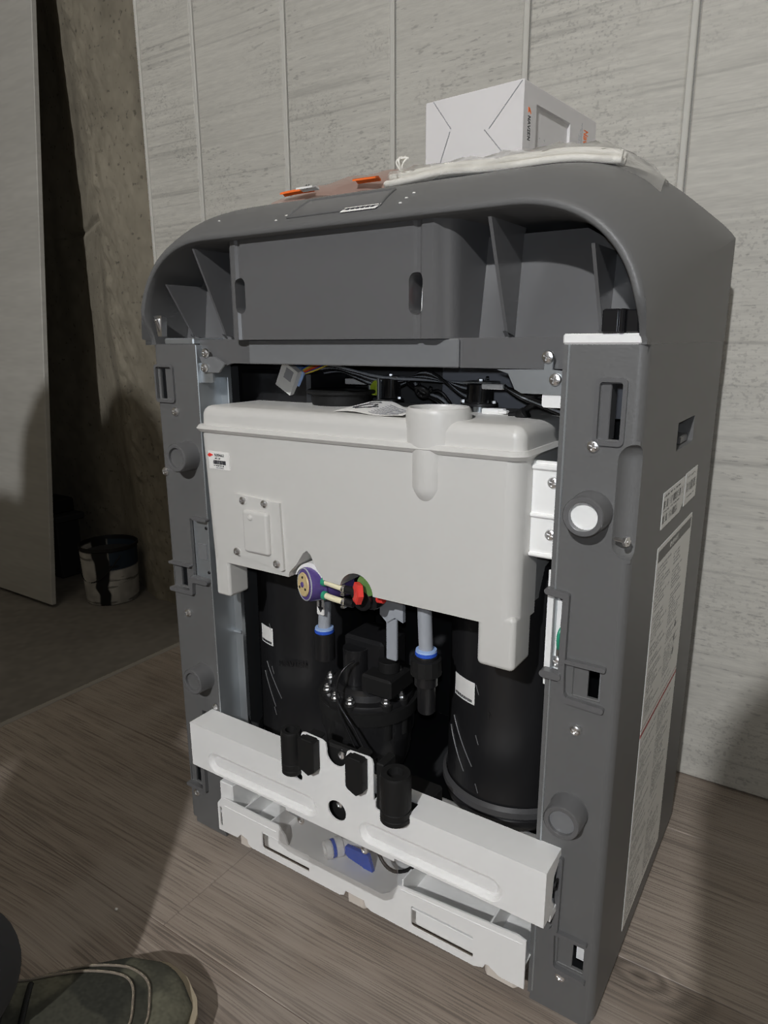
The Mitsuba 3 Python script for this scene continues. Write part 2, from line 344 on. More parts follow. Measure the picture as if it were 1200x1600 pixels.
# the phone that takes the picture, its small cool light on
ph_r, ph_u, ph_f = _r, UP, _f
def phone_pt(a, b, c): return CAM+ph_r*a+ph_u*b+ph_f*c
FL_C = phone_pt(-.002, .0130, -.0015); th_ = np.arange(20)*2*np.pi/20
rg = np.vstack([FL_C+.0032*(np.cos(th_)[:, None]*ph_r+np.sin(th_)[:, None]*ph_u), FL_C]); fc = np.array([[20, k, (k+1) % 20] for k in range(20)])
if np.cross(rg[1]-rg[0], rg[20]-rg[0])@ph_f < 0: fc = fc[:, ::-1]
emitter('phone__light', trimesh.Trimesh(rg, fc, process=False), PHONE_LIGHT, 'white_plastic')
pb = rbox(-.016, .060, -.0115, -.0035, -.125, .022, .0035); pb.vertices = np.array([phone_pt(v[0], v[2], v[1]) for v in pb.vertices])
add('phone__case', pb, 'black_matt', 30)
labels['phone'] = {'label': 'black phone held by the photographer, its small light on', 'category': 'phone'}

# ================================================================ the appliance
A = 'appliance'
labels[A] = {'label': 'dark grey floor-standing appliance with its front cover off, white tank and black canisters inside', 'category': 'appliance'}
W, D = .440, .290
# --- cabinet shell: U-shaped wall with front returns (the corner posts), open front
foot = sbox(0, 0, W, D).buffer(-.006).buffer(.006, 6)
inner = sbox(.004, .0035, W-.004, D-.004)
u = foot.difference(inner).difference(sbox(.0575, -.01, .389, .0036))
shell = ex_xy(u, .010, .5092)
C = []
def pocket(x0, x1, z0, z1, hx0, hx1):
    C.append(bx(x0, x1, -.02, .0015, z0, z1, .0005)); C.append(bx(hx0, hx1, -.02, .02, z0+.001, z1-.001, .0002))
pocket(.4135, .4275, .4505, .4865, .4195, .4265)      # right upper
pocket(.4085, .4275, .2745, .2985, .4185, .4268)      # right middle
pocket(.4105, .4305, .0500, .0780, .4215, .4300)      # right lower
pocket(.0040, .0250, .4590, .4890, .0065, .0135)      # left upper
pocket(.0050, .0300, .2760, .2990, .0140, .0220)      # left middle
pocket(.0060, .0280, .0540, .0740, .0120, .0190)      # left lower
C += [bx(.380, .4010, -.02, .01, .2890, .3450, .0005), bx(.380, .4085, -.02, .01, .0840, .1420, .0005),
      bx(.0330, .0640, -.02, .01, .2900, .3480, .0005), bx(.0300, .0640, -.02, .01, .085, .145, .0005),
      bx(.4345, .45, .110, .1745, .4310, .4520, .001)]
# long finger groove on the right corner
g = mm(m3.Manifold.batch_hull([m3.Manifold.sphere(.0105, 24).translate((.4375, -.002, z)) for z in (.3865, .4395)]))
shell = diff(shell, *C, g)
add(A+'__cabinet', shell, 'shell', 25, label='dark grey textured cabinet shell with two front corner posts')
add(A+'__cabinet__groove', diff(mm(m3.Manifold.batch_hull([m3.Manifold.sphere(.0125, 24).translate((.4375, -.001, z)) for z in (.3865, .4395)])),
    mm(m3.Manifold.batch_hull([m3.Manifold.sphere(.0104, 24).translate((.4375, -.002, z)) for z in (.3865, .4395)])), bx(.40, .46, -.05, .0006, .3, .5), bx(.4395, .46, -.05, .05, .3, .5)), 'shell', 30)
# side handle pocket
hp = diff(bx(.4180, .4392, .106, .1785, .4270, .4560, .001), bx(.4215, .45, .110, .1745, .4310, .4520, .001))
add(A+'__cabinet__handle_pocket', hp, 'shell', 25)
add(A+'__cabinet__handle_lip', bx(.4240, .4360, .146, .1745, .431, .4375, .001), 'grey_plastic', 25)
# raised rims and pocket walls
def rim(x0, x1, z0, z1, t=.0030, h=.0026, r=.002):
    p = rrect(x0-t, x1+t, z0-t, z1+t, r+t*.6).difference(rrect(x0, x1, z0, z1, r))
    add(A+'__cabinet__slot_rim', ex_xz(p, -h, .0002), 'grey_plastic', 25)
rim(.4135, .4275, .4505, .4865, .0026, .0022); rim(.0040, .0250, .4590, .4890, .0022, .0022)
def ledge(pts, y0=-.0042, y1=.001, w=.0022):
    add(A+'__cabinet__slot_lip', ex_xz(LineString(pts).buffer(w, 4, join_style=1), y0, y1), 'grey_plastic', 25)
ledge([(.4015, .3462), (.4012, .291), (.4018, .2755), (.4045, .2715), (.4290, .2705)]); ledge([(.3885, .3475), (.4015, .3462)]); ledge([(.4045, .3000), (.4290, .3000)], w=.0016)
ledge([(.3890, .2880), (.3990, .2880)], -.006, .001, .0026)
ledge([(.3895, .1445), (.4090, .1435), (.4085, .083), (.4062, .080), (.4070, .0500), (.4095, .0470), (.4310, .0455)]); ledge([(.4090, .0795), (.4310, .0795)], w=.0016)
ledge([(.0540, .2885), (.0345, .2880)], -.005, .001, .0026); ledge([(.0030, .2730), (.0320, .2735), (.0330, .2890)]); ledge([(.0035, .3005), (.0315, .3010)], w=.0014)
ledge([(.0040, .0510), (.0290, .0515), (.0295, .0840)]); ledge([(.0420, .3500), (.0580, .3500)], w=.0016)
# pocket backs
for x0, x1, z0, z1 in ((.4275, .4300, .4505, .4865), (.4268, .4290, .2745, .2985)):
    add(A+'__cabinet__slot_side', bx(x0-.001, x0+.0006, .0015, .012, z0, z1, .0003), 'grey_sheen', False)
add(A+'__cabinet__slot_back', bx(.4135, .4200, .0012, .014, .4505, .4865, .0006), 'grey_plastic', False)
# round spigots
def spigot(x, z, hole, L=.017):
    ro, ri = .0134, .0092
    prof = [(ri, -L+.006 if hole else -L+.004), (ri, -L+.0004), (ri+.0006, -L), (ro-.0012, -L), (ro-.0003, -L+.0012), (ro, -.001), (ro+.0010, .0005)]
    k = add(A+'__cabinet__spigot', lathe([(a, -b) for a, b in prof], (x, 0, z), (0, -1, 0), 32), 'grey_plastic', 40)
    return k
for x, z, hole in ((.4130, .4050, True), (.4120, .1850, False), (.0400, .4090, False), (.0385, .1860, False)):
    spigot(x, z, hole)
    add(A+'__cabinet__spigot_cap', lathe([(1e-6, 0), (.0094, 0), (.0094, .002), (1e-6, .002)], (x, -.012 if not hole else -.010, z), (0, -1, 0), 28), 'pale_plastic' if False else ('white_plastic' if hole else ('grey_sheen' if x > .2 else 'shell')), 40)
# screws on the posts
for x, z in ((.4118, .4470), (.4130, .2498), (.4143, .0400), (.0257, .4489), (.0216, .2499), (.0130, .0420), (.0050, .3909)):
    screw(A+'__cabinet', x, -.0002, z)
# stud in the groove
add(A+'__cabinet__stud', cyl((.4300, -.0035, .3905), (.4395, -.0065, .3905), .0014, seg=12), 'chrome'); add(A+'__cabinet__stud_nut', cyl((.4368, -.006, .3905), (.4388, -.0068, .3905), .0034, seg=6, ch=.0002), 'chrome', False)
# labels on the right side
XS = W+.0004
add(A+'__instruction_label', ex_yz(Polygon([(.0775, .0300), (.0775, .3645), (.2090, .3645), (.2480, .0330), (.2440, .0300)]).intersection(sbox(.0775, .03, .2100, .3645)), W-.0002, XS), 'print_label', False, label='tall white instruction label with small print, dark header and a red line')
add(A+'__barcode_label', ex_yz(Polygon([(.0800, .3780), (.1450, .3780), (.1570, .3830), (.1570, .4050), (.0800, .4050)]), W-.0002, XS), 'barcode_label', False, label='white label with two barcodes')
add(A+'__barcode_label', ex_yz(sbox(.1610, .3790, .2120, .4060), W-.0002, XS), 'barcode_label', False, label='smaller white label with one barcode')

# --- hood: lofted from a round-cornered lip to an arched back
YF = -.013
from scipy.interpolate import PchipInterpolator
_TT = np.linspace(0, 1, 60); _ZT = PchipInterpolator([0, .045, .09, .142, .25, .42, .55, .75, 1], [.5955, .6065, .6145, .6200, .6275, .6390, .6440, .6455, .6460])(_TT)
def hood_par(y):
    t = np.clip((y-YF)/(D-YF), 0, 1)
    zt = np.interp(t, _TT, _ZT)
    return t, np.interp(t, [0, .14, .5, 1], [.510, .532, .566, .598]), zt
def hood_abn(t): return np.interp(t, [0, .14, .5, 1], [.090, .108, .112, .115]), np.interp(t, [0, .14, 1], [2.3, 2.6, 2.45]), 2.25+(1.1-2.25)*t**2
def hood_z(x, y):
    t, zs, zt = hood_par(y); a, n, m = hood_abn(t)
    e = np.clip((np.abs(x-.22)-(.22-a))/a, 0, 1)
    return zs+(zt-zs)*np.maximum(1-e**n, 0)**(1/m)
def hood_prof(y, inset=0.0, n=90):
    """half-turn profile from the right foot over the top to the left foot"""
    t, zs, zt = hood_par(y); a, nn, m = hood_abn(t)
    th = np.linspace(0, np.pi/2, n); th = th
    e = np.cos(th)**(2/nn); s = np.maximum(1-e**nn, 0)**(1/m)
    x = .22+(.22-a)+a*e; z = zs+(zt-zs)*s
    low = np.linspace(.5085, zs, 8)[:-1]
    R = np.r_[np.c_[np.full(7, .44), low], np.c_[x, z]]
    mid = np.c_[np.linspace(x[-1], .44-x[-1], 26)[1:-1], np.full(24, z[-1])]
    L = R[::-1].copy(); L[:, 0] = .44-L[:, 0]
    P = np.vstack([R, mid, L])
    if inset:
        d = np.gradient(P, axis=0); nrm = np.c_[-d[:, 1], d[:, 0]]; nrm /= np.linalg.norm(nrm, axis=1, keepdims=True)+1e-12
        P = P+inset*nrm
        P[:, 1] = np.maximum(P[:, 1], .5085)
    return P
def pt(P, y, drop=0): return np.c_[P[:, 0], np.full(len(P), y), P[:, 1]-drop]
def lipy(P, y):  # the lip sweeps back to the posts at its two feet
    k = np.clip((P[:, 1]-.5085)/.030, 0, 1); k = k*k*(3-2*k)
    return np.c_[P[:, 0], y*k+(1-k)*max(y, -.0004), P[:, 1]]
rows = []
rows.append(lipy(hood_prof(YF, .0062), .108)); rows.append(lipy(hood_prof(YF, .0060), -.006)); rows.append(lipy(hood_prof(YF, .0055), YF+.0010)); rows.append(lipy(hood_prof(YF, .0042), YF-.0002)); rows.append(lipy(hood_prof(YF, .0018), YF-.0002)); rows.append(lipy(hood_prof(YF, .0004), YF+.0010))
for y in np.r_[YF+.0025, -.007, -.003, np.linspace(.0, D-.002, 44)]: rows.append(pt(hood_prof(y), y))
rows.append(pt(hood_prof(D, .002), D)); 
Vh = np.stack(rows)
for r in (1, 2, 3, 4, 5, 6):
    Vh[r, :, 1] = np.where(Vh[r, :, 2] < .512, np.maximum(Vh[r, :, 1], -.0004), Vh[r, :, 1])
hood = grid(Vh)
back = Polygon(hood_prof(D, .002)[:, :]).buffer(0)
hood = cat([hood, ex_xz(back, D-.0015, D)])
add(A+'__hood', hood, 'shell', 35, label='dark grey arched hood with a thick front lip')
# display window on the slope
def on_hood(x, y, h=0.0): return np.stack([x, y, hood_z(x, y)+h], -1)
def hood_patch(c, h0, n=10, th=.0008):
    c = np.array(c, float); s = np.linspace(0, 1, n)
    S, R = np.meshgrid(s, s, indexing='ij')
    xy = (1-S)[..., None]*((1-R)[..., None]*c[0]+R[..., None]*c[1])+S[..., None]*((1-R)[..., None]*c[3]+R[..., None]*c[2])
    return slab(on_hood(xy[..., 0], xy[..., 1], h0), (0, 0, -th))
DISP = None
dc = np.array([(.175, -.0078), (.2575, -.0078), (.2570, .0130), (.1800, .0145)])
add(A+'__display_window', hood_patch(dc, .0005, 12), 'black_gloss' if False else 'grey_plastic', 30, label='smooth dark display window let into the sloping hood')
for i in range(4):
    a, b = dc[i], dc[(i+1) % 4]; s = np.linspace(0, 1, 12)[:, None]; q = a+(b-a)*s
    add(A+'__display_window__bezel', tube(on_hood(q[:, 0], q[:, 1], .0003), .0011, 8, smooth=False), 'shell', True)
sc_ = np.array([(.2260, -.0106), (.2560, -.0106), (.2585, -.0070), (.2285, -.0070)])
st = add(A+'__hood__sticker', hood_patch(sc_, .0014, 8, .0003), 'paper', False, label='small white printed sticker below the display')
for i in range(6):
    x = .2300+.0042*i
    add(A+'__hood__sticker_print', hood_patch([(x, -.0096), (x+.0030, -.0096), (x+.0036, -.0081), (x+.0006, -.0081)], .0017, 3, .0002), 'ink', False)
# --- fascia under the hood
YR = .036
FSL = .14   # the recessed panel leans back towards its top
fa = ex_xz(Polygon([(.006, .5125), (.434, .5125), (.430, .545), (.413, .566), (.385, .582), (.055, .582), (.027, .566), (.010, .545)]), YR, YR+.003)
fa.vertices[:, 1] += (fa.vertices[:, 2]-.5125)*FSL
add(A+'__fascia', cat([fa, ex_xz(sbox(.006, .4935, .434, .5126), YR, YR+.003)]), 'grey_plastic', 25, label='smooth grey recessed panel under the hood, leaning back')
def bulge():
    prof = [(.1030, .048), (.1040, .006), (.1058, -.0005), (.1098, -.0035), (.1150, -.0040), (.1170, -.0022), (.1190, -.0022), (.1210, -.0040), (.2825, -.0040), (.2845, -.0022), (.2870, -.0022), (.2895, -.0045),
            (.2985, -.0050), (.3010, -.0025), (.3035, .0015), (.3060, .003), (.3085, .006), (.3110, .012), (.3150, .048)]
    p = Polygon(prof)
    m = ex_xy(p, .5125, .5895)
    for x, z in ((.1190, .5470), (.2845, .5425)):
        m = diff(m, ex_xz(LineString([(x, z-.0085), (x, z+.0085)]).buffer(.0056, 8), -.02, .024))
    return m
add(A+'__fascia__raised_panel', bulge(), 'grey_plastic', 30, label='raised middle panel with two oval holes')
add(A+'__fascia__hole_back', ex_xz(LineString([(.2845, .534), (.2845, .551)]).buffer(.0056, 8), .0195, .0238), 'cavity', 30)
for r, cmat in ((.0006, 'white_plastic'), (.0006, 'red'), (.0007, 'black'), (.0006, 'tube_grey')):
    i = ['white_plastic', 'red', 'black', 'tube_grey'].index(cmat)
    add(A+'__fascia__wire', tube([(.2815+.0018*i, .010, .531), (.2850-.001*i, .005+.002*i, .541), (.2830+.0012*i, .010, .553)], r+.0003, 8), cmat, True)
def fin(x, t, yt=-.008, zt=.586, zb=.5135):
    p = Polygon([(yt, zt), (YR+.002+(zt-.5125)*FSL, zt), (YR+.002, zb), (YR-.016, zb+.004), (YR-.011, zb)])
    m = ex_yz(p, x-t/2, x+t/2); add(A+'__fascia__rib', m, 'grey_plastic', 30)
fin(.030, .0022, -.004, .560); fin(.0715, .0022); fin(.4045, .0022, -.004, .566)
fin(.3400, .0024)
# lower band and flaps
add(A+'__fascia__lower_band', bx(.118, .314, .0035, .0065, .4930, .5125, .0008), 'grey_sheen', 25, label='lighter strip along the lower edge of the panel')
add(A+'__fascia__lower_flap', ex_xz(Polygon([(.314, .4930), (.314, .5125), (.389, .5125), (.389, .4935), (.372, .4930)]), .0065, .0095), 'grey_plastic', 25)
add(A+'__fascia__lower_flap', ex_xz(Polygon([(.056, .4975), (.056, .5125), (.118, .5125), (.118, .4930), (.094, .4930), (.086, .4905)]), .0065, .0095), 'grey_plastic', 25)
add(A+'__fascia__shelf', bx(.056, .389, .0065, YR+.003, .5105, .5130, .0005), 'grey_plastic', 25)
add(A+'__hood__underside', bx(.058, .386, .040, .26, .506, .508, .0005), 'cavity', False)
# top plates of the posts
add(A+'__post_bracket', cat([bx(.3885, .4362, -.0012, .040, .5085, .5150, .0012), ]), 'white_paint', 25, label='white metal plate on top of the right corner post')
add(A+'__post_bracket', cat([bx(.0180, .0560, -.0008, .040, .5085, .5145, .0012)]), 'steel', 25, label='grey metal plate on top of the left corner post')
add(A+'__hood__clip', cat([bx(.4120, .4220, -.002, .012, .5150, .5290, .001), bx(.4222, .4255, -.003, .010, .5150, .5290, .001), bx(.4256, .4335, -.001, .012, .5150, .5285, .001)]), 'black_gloss', 25, label='shiny black clip')
add(A+'__hood__clip', cat([trimesh.convex.convex_hull(np.array([(.0105, -.004, .534), (.0205, -.004, .534), (.0105, .002, .532), (.0205, .002, .532), (.0130, -.003, .516), (.0180, -.003, .516), (.013, .003, .516), (.018, .003, .516)])), cyl((.0155, -.001, .520), (.0155, -.006, .531), .0022, seg=12)]), 'chrome', 20, label='bright metal clip')
# metal tabs beside the opening
add(A+'__tab_plate', ex_xz(Polygon([(.3440, .4925), (.3520, .4900), (.3570, .4800), (.3620, .4775), (.3920, .4775), (.3920, .4920), (.3820, .4930), (.3820, .5030), (.3765, .5030), (.3765, .4930)]), .0015, .0032), 'steel', 25, label='pale metal tab plate at the right of the opening')
add(A+'__tab_plate', ex_xz(rrect(.3755, .3905, .4690, .4800, .002), .0030, .0048), 'white_paint', 25)
add(A+'__tab_plate', ex_xz(Polygon([(.0600, .4985), (.0800, .4985), (.0910, .4925), (.0860, .4880), (.0830, .4850), (.0660, .4850)]), .0015, .0032), 'grey_sheen', 25, label='grey tab plate at the left of the opening')
add(A+'__tab_plate', ex_xz(rrect(.0570, .0740, .4760, .4930, .002), .0030, .0048), 'steel', 25)
for x, z in ((.3790, .5010), (.3845, .4870), (.0690, .5015), (.0668, .4890)): screw(A+'__tab_plate', x, .0012, z)
# inner steel rails
def rail(x0, x1, xa, xb, lab):
    k = add(A+'__steel_rail', cat([bx(x0, x1, -.0008, .040, .0130, .5085, .0004)]), 'steel', 25, label=lab)
    add(k+'__flange', bx(xa, xb, .026, .0275, .1100, .4800, .0004), 'steel', 25)
    return k
rl = rail(.0574, .0588, .030, .0680, 'bright galvanised rail along the left post')
add(rl+'__face', bx(.0330, .0572, .0040, .0056, .2700, .3600, .0004), 'steel', 25)
add(rl+'__bead', tube([(.040, .0245, .229), (.068, .0245, .2305)], .0016, 8, smooth=False), 'steel', True)
add(rl+'__slot', bx(.0385, .0500, .0032, .0041, .3080, .3240, .0002), 'grey_sheen', False)
for z in (.3400, .2960): add(rl+'__hole', cyl((.0510, .0041, z), (.0510, .0030, z), .0016, seg=14), 'black')
rr = rail(.3920, .3934, .392, .3940, 'white painted rail along the right post')
add(rr+'__face', bx(.3860, .4050, .0040, .0056, .2750, .3600, .0004), 'white_paint', 25)
add(rr+'__hole', cyl((.3965, .0041, .3420), (.3965, .0030, .3420), .0018, seg=14), 'black'); add(rr+'__slot', bx(.3965, .4010, .0034, .0041, .3130, .3260, .0002), 'black', False)
gw = add(rr+'__ground_wire', tube([(.3990, .003, .322), (.3975, -.001, .318), (.3972, -.001, .311), (.3965, .002, .3055)], .0013, 8), 'green', True, label='green earth wire')
add(rr+'__ring_terminal', cat([cyl((.3963, .002, .3060), (.3962, .002, .3000), .0012, seg=10), cyl((.3960, .0042, .2955), (.3960, .0028, .2955), .0036, seg=18)]), 'chrome')
screw(A+'__steel_rail_001', .3960, .0028, .2955)
add(A+'__steel_rail_001__white_pad', bx(.4215, .4300, .0120, .0135, .0500, .0700, .0004), 'white_paint', 25)

# --- cavity: back, floor and side linings
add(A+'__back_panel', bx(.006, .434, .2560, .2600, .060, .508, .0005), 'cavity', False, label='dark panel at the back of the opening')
add(A+'__inner_wall', bx(.222, .392, .150, .154, .448, .5055, .0005), 'backplate', False, label='blue-grey plate behind the right of the opening')
add(A+'__inner_wall', bx(.100, .222, .160, .164, .440, .5055, .0005), 'grey_plastic', False)
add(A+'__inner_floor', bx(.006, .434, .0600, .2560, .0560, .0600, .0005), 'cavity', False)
add(A+'__black_housing', union(bx(.030, .118, .075, .158, .430, .5000, .003), bx(.050, .135, .060, .078, .440, .4850, .003)), 'black', 25, label='black plastic housing at the upper left of the opening')

# --- white tank
tk = A+'__tank'
def tank_body():
    p = sbox(.0690, -.0100, .3690, .115).buffer(-.012).buffer(.012, 8)
    up = ex_xy(p, .3170, .4380)
    up.vertices[:, 0] = np.where(up.vertices[:, 0] < .2, up.vertices[:, 0]-(up.vertices[:, 2]-.317)*.045, up.vertices[:, 0])
    cuts = [bx(.36, .38, .026, .2, .30, .3650, .004), bx(.35, .38, .0, .03, .312, .318, .001)]
    n1 = ex_xz(Polygon([(.1640, .31), (.1660, .3210), (.1740, .3290), (.1815, .3400), (.1850, .3425), (.1880, .3400), (.1940, .3290), (.2000, .3225), (.2030, .31)]).buffer(.001, 4), -.03, .06)
    n2 = cyl((.2345, .035, .3170), (.2345, -.03, .3170), .0160, seg=40)
    n3 = ex_xz(Polygon([(.1980, .30), (.1980, .3215), (.2250, .3200), (.2250, .30)]), -.03, .05)
    m = diff(up, *cuts, n1, n2, n3)
    return m
add(tk, tank_body(), 'tank_white', 35, label='big milky white plastic tank across the opening')
lid = mm(m3.Manifold.batch_hull([m3.Manifold.sphere(r, 24).translate((x, y, z)) for x in (.0640+.010, .3700-.010) for y in (-.0095+.010, .105) for z, r in ((.4390, .009), (.4485, .0085))]))
lid = diff(lid, bx(0, .5, -.1, .3, .40, .4378))
add(tk+'__lid', lid, 'tank_white', 35)
rp = sbox(.0605, -.0140, .3725, .117).buffer(-.012).buffer(.012, 8)
rimm = mm(m3.Manifold.batch_hull([mm_ for mm_ in []] or [m3.Manifold.cylinder(.0030, .0095, .0125, 32).translate((x, y, .4345)) for x in (.0725, .3600) for y in (-.0020, .105)]+[m3.Manifold.cylinder(.0030, .0125, .0100, 32).translate((x, y, .4375)) for x in (.0725, .3600) for y in (-.0020, .105)]))
add(tk+'__flange_rim', rimm, 'tank_white', 35)
neck = lathe([(1e-6, .4500), (.0240, .4480), (.0238, .4610), (.0231, .4640), (.0220, .4652), (.0206, .4648), (.0198, .4630), (.0196, .4500), (1e-6, .4495)], (.2960, .0100, 0), (0, 0, 1), 44)
neck.apply_translation([0, 0, 0])
add(tk+'__filler_neck', neck, 'tank_white', 40)
nb = mm(m3.Manifold.batch_hull([m3.Manifold.cylinder(.016, .0240, .0240, 44).translate((.2960, .0100, .4370))]))
add(tk+'__filler_neck_base', nb, 'tank_white', 40)
add(tk+'__spout_bulge', mm(m3.Manifold.batch_hull([m3.Manifold.cylinder(.028, .0135, .0135, 36).translate((.2965, -.0015, .4090)), m3.Manifold.sphere(.0125, 32).translate((.2965, -.0010, .4080))])), 'tank_white', 40)
add(tk+'__leg', rbox(.3400, .3690, -.0095, .022, .2835, .3250, .004), 'tank_white', 35)
add(tk+'__leg', rbox(.0735, .0915, -.0090, .016, .2830, .3250, .003), 'tank_white', 35)
# mounting ears on the right flank
ear = add(A+'__tank_ear', cat([bx(.3685, .3905, .0100, .0125, .3670, .4330, .0008), bx(.3685, .3905, .0075, .0125, .4270, .4310, .001), bx(.3685, .3905, .0075, .0125, .3940, .3970, .001), bx(.3685, .3905, .0075, .0125, .3660, .3690, .001)]), 'white_plastic', 25)
for z in (.4190, .3830): screw(ear, .3840, .0098, z)
# cover plate with four screws
cp = add(A+'__tank_cover_plate', cat([ex_xz(Polygon([(.0985, .3290), (.1070, .3835), (.1590, .3810), (.1612, .3230), (.1580, .3215), (.1420, .3240)]), -.0125, -.0095)]), 'tank_white', 25, label='translucent white cover plate with four screws')
add(cp+'__raised_window', rbox(.1190, .1480, -.0165, -.0100, .3335, .3715, .003), 'tank_white', 35)
add(cp+'__boss', mm(m3.Manifold.sphere(.0030, 20).translate((.1290, -.0155, .3655))), 'tank_white', True)
for x, z in ((.1180, .3785), (.1428, .3785), (.1075, .3312), (.1540, .3276)): screw(cp, x, -.0124, z, .92)
# maker's sticker on the tank
ts = add(A+'__tank_sticker', ex_xz(Polygon([(.0775, .4025), (.0765, .4180), (.1020, .4180), (.1020, .4025)]), -.0108, -.0098), 'paper', False, label='small white barcode sticker with a red mark')
add(ts+'__red_mark', ex_xz(Polygon([(.0760, .4145), (.0785, .4165), (.0830, .4150), (.0785, .4130)]), -.0113, -.0106), 'red', False)
def text(key, s, h, mat, M, bold=False, **k):
    m = meshkit.text_mesh(s, h, .0003, bold); m.apply_transform(M); return add(key, m, mat, False, **k)
def M_front(x, y, z): return np.array([[1, 0, 0, x], [0, 0, -1, y], [0, 1, 0, z], [0, 0, 0, 1.]])
text(ts+'__print', '520462', .0022, 'ink', M_front(.0845, -.0108, .4140), True)
text(ts+'__print', 'NO. 38', .0014, 'ink', M_front(.0850, -.0108, .4115))
random.seed(3); x = .0830
bars = []
while x < .0975:
    w = random.choice((.0003, .0005, .0008)); bars.append(bx(x, x+w, -.0111, -.0107, .4070, .4105, 1e-5)); x += w+random.choice((.0003, .0005))
add(ts+'__barcode', cat(bars), 'ink', False)
text(ts+'__print', '17-0900738-01', .0011, 'ink', M_front(.0830, -.0108, .4052))
text(ts+'__print', 'MADE IN KOREA', .0009, 'ink_grey', M_front(.0855, -.0108, .4034))

# --- black canisters
def canister(cx, cy, r, z0, z1, n):
    k = add(A+'__canister', lathe([(1e-6, z0), (r*.92, z0), (r*1.01, z0+.006), (r*1.03, z0+.010), (r*1.03, z0+.014), (r, z0+.017), (r*.995, z0+.03), (r*.97, z1-.05), (r*.93, z1-.025), (r*.80, z1-.006), (r*.5, z1), (1e-6, z1)], (cx, cy, 0), (0, 0, 1), 64), 'black', 30, label=n)
    add(k+'__rim_ring', lathe([(r*1.02, z0+.018), (r*1.07, z0+.0185), (r*1.07, z0+.0240), (r*1.02, z0+.0270), (r*.98, z0+.022), (r*1.02, z0+.018)], (cx, cy, 0), (0, 0, 1), 64), 'ring_grey', 25)
    return k
CL = (.0960, .110, .0635); CR = (.3270, .104, .0600)
cl = canister(*CL, .075, .345, 'black canister on the left'); cr = canister(*CR, .104, .345, 'black canister on the right')
def on_can(c, ang, z, h=0.0):
    r = c[2]*.992+h; return np.array([c[0]+r*math.sin(ang), c[1]-r*math.cos(ang), z])
def can_sticker(c, k, a0, a1, zl, zh, side):
    s = np.linspace(0, 1, 9); t = np.linspace(0, 1, 5)
    V = np.array([[on_can(c, a0+(a1-a0)*i, zl+(zh-zl)*j, .0006) for i in s] for j in t])
    q = add(A+'__canister_sticker', slab(V, (0, .0004, 0)), 'paper', True, label=f'small white sticker with a line of digits on the {side} canister')
    digits = []
    for i in range(16):
        a = a0+(a1-a0)*(.08+.84*i/16); w = (a1-a0)*.032
        z = zl+(zh-zl)*.14
        digits.append(slab(np.array([[on_can(c, aa, zz, .0009) for aa in (a, a+w)] for zz in (z-.0012, z+.0012)]), (0, .0002, 0)))
    add(q+'__print', cat(digits), 'ink', False)
def ang(c, x): return math.asin((x-c[0])/c[2])
can_sticker(CL, cl, ang(CL, .0690), ang(CL, .0890), .2120, .2310, 'left'); can_sticker(CR, cr, ang(CR, .2905), ang(CR, .3140), .2160, .2360, 'right')
def can_line(c, k, x0, z0, x1, z1, r=.0006):
    P = [on_can(c, ang(c, x0)+(ang(c, x1)-ang(c, x0))*s, z0+(z1-z0)*s, .0002) for s in np.linspace(0, 1, 8)]
    add(k+'__moulded_line', tube(P, r, 6, smooth=False), 'grey_plastic', True)
can_line(CL, cl, .0765, .1915, .0975, .1565); can_line(CL, cl, .0715, .1790, .0885, .1445)
can_line(CR, cr, .2890, .1935, .3130, .1575); can_line(CR, cr, .2835, .1800, .3040, .1480)
for c, k in ((CL, cl), (CR, cr)):
    for i in range(3): can_line(c, k, c[0]-.012+.001*i, .2350-.046*i, c[0]-.009+.001*i, .2270-.046*i, .0005)
text(cr+'__embossed_lettering', 'NAVIEN', .0055, 'black_gloss', np.array([[.93, -.1, -.35, .3270], [.36, 0, -.93, .0440], [.0, 1, 0, .2090], [0, 0, 0, 1.]]), True)
text(cl+'__embossed_lettering', 'NAVIEN', .0055, 'black_gloss', np.array([[.93, -.1, -.35, .1000], [.36, 0, -.93, .0425], [.0, 1, 0, .1960], [0, 0, 0, 1.]]), True)
# black cable beside the left canister
add(A+'__black_cable', tube([(.0640, .040, .345), (.0500, .034, .250), (.0480, .034, .170), (.0580, .032, .135), (.0700, .03, .120)], .0026, 10), 'black', True, label='black cable hanging beside the left canister')

# --- pump body in the middle, with a ring of bolts
vb = A+'__valve_body'
vc = np.array([.1960, .061])
add(vb, lathe([(1e-6, .120), (.036, .120), (.040, .132), (.0415, .150), (.0440, .157), (.0440, .190), (.0425, .1935), (.036, .1945), (.034, .2000), (.030, .2030), (1e-6, .2035)], (*vc, 0), (0, 0, 1), 56), 'black', 25, label='round black valve body with a ring of bolts')
add(vb+'__collar', lathe([(.0440, .176), (.0475, .177), (.0475, .1885), (.0440, .1890)], (*vc, 0), (0, 0, 1), 56), 'black_matt', 25)
bolt = cat([cyl((0, 0, 0), (0, 0, .0016), .0042, seg=18, ch=.0003), cyl((0, 0, .0016), (0, 0, .0050), .0030, seg=6, ch=.0004), cyl((0, 0, .005), (0, 0, .0068), .0017, seg=10, ch=.0004)])
BOLT = mikit.ply(bolt, 'mat_chrome', 30)
for a in (-2.92, -2.30, -1.84, -1.40, -.56, -.10, 1.25, 1.75):
    add(vb+'__bolt', BOLT, 'chrome', xf=T().translate([vc[0]+.0395*math.cos(a), vc[1]+.0395*math.sin(a), .1945]))
    add(vb+'__lug', cyl((vc[0]+.0395*math.cos(a), vc[1]+.0395*math.sin(a), .160), (vc[0]+.0395*math.cos(a), vc[1]+.0395*math.sin(a), .1945), .0062, seg=18), 'black_matt')
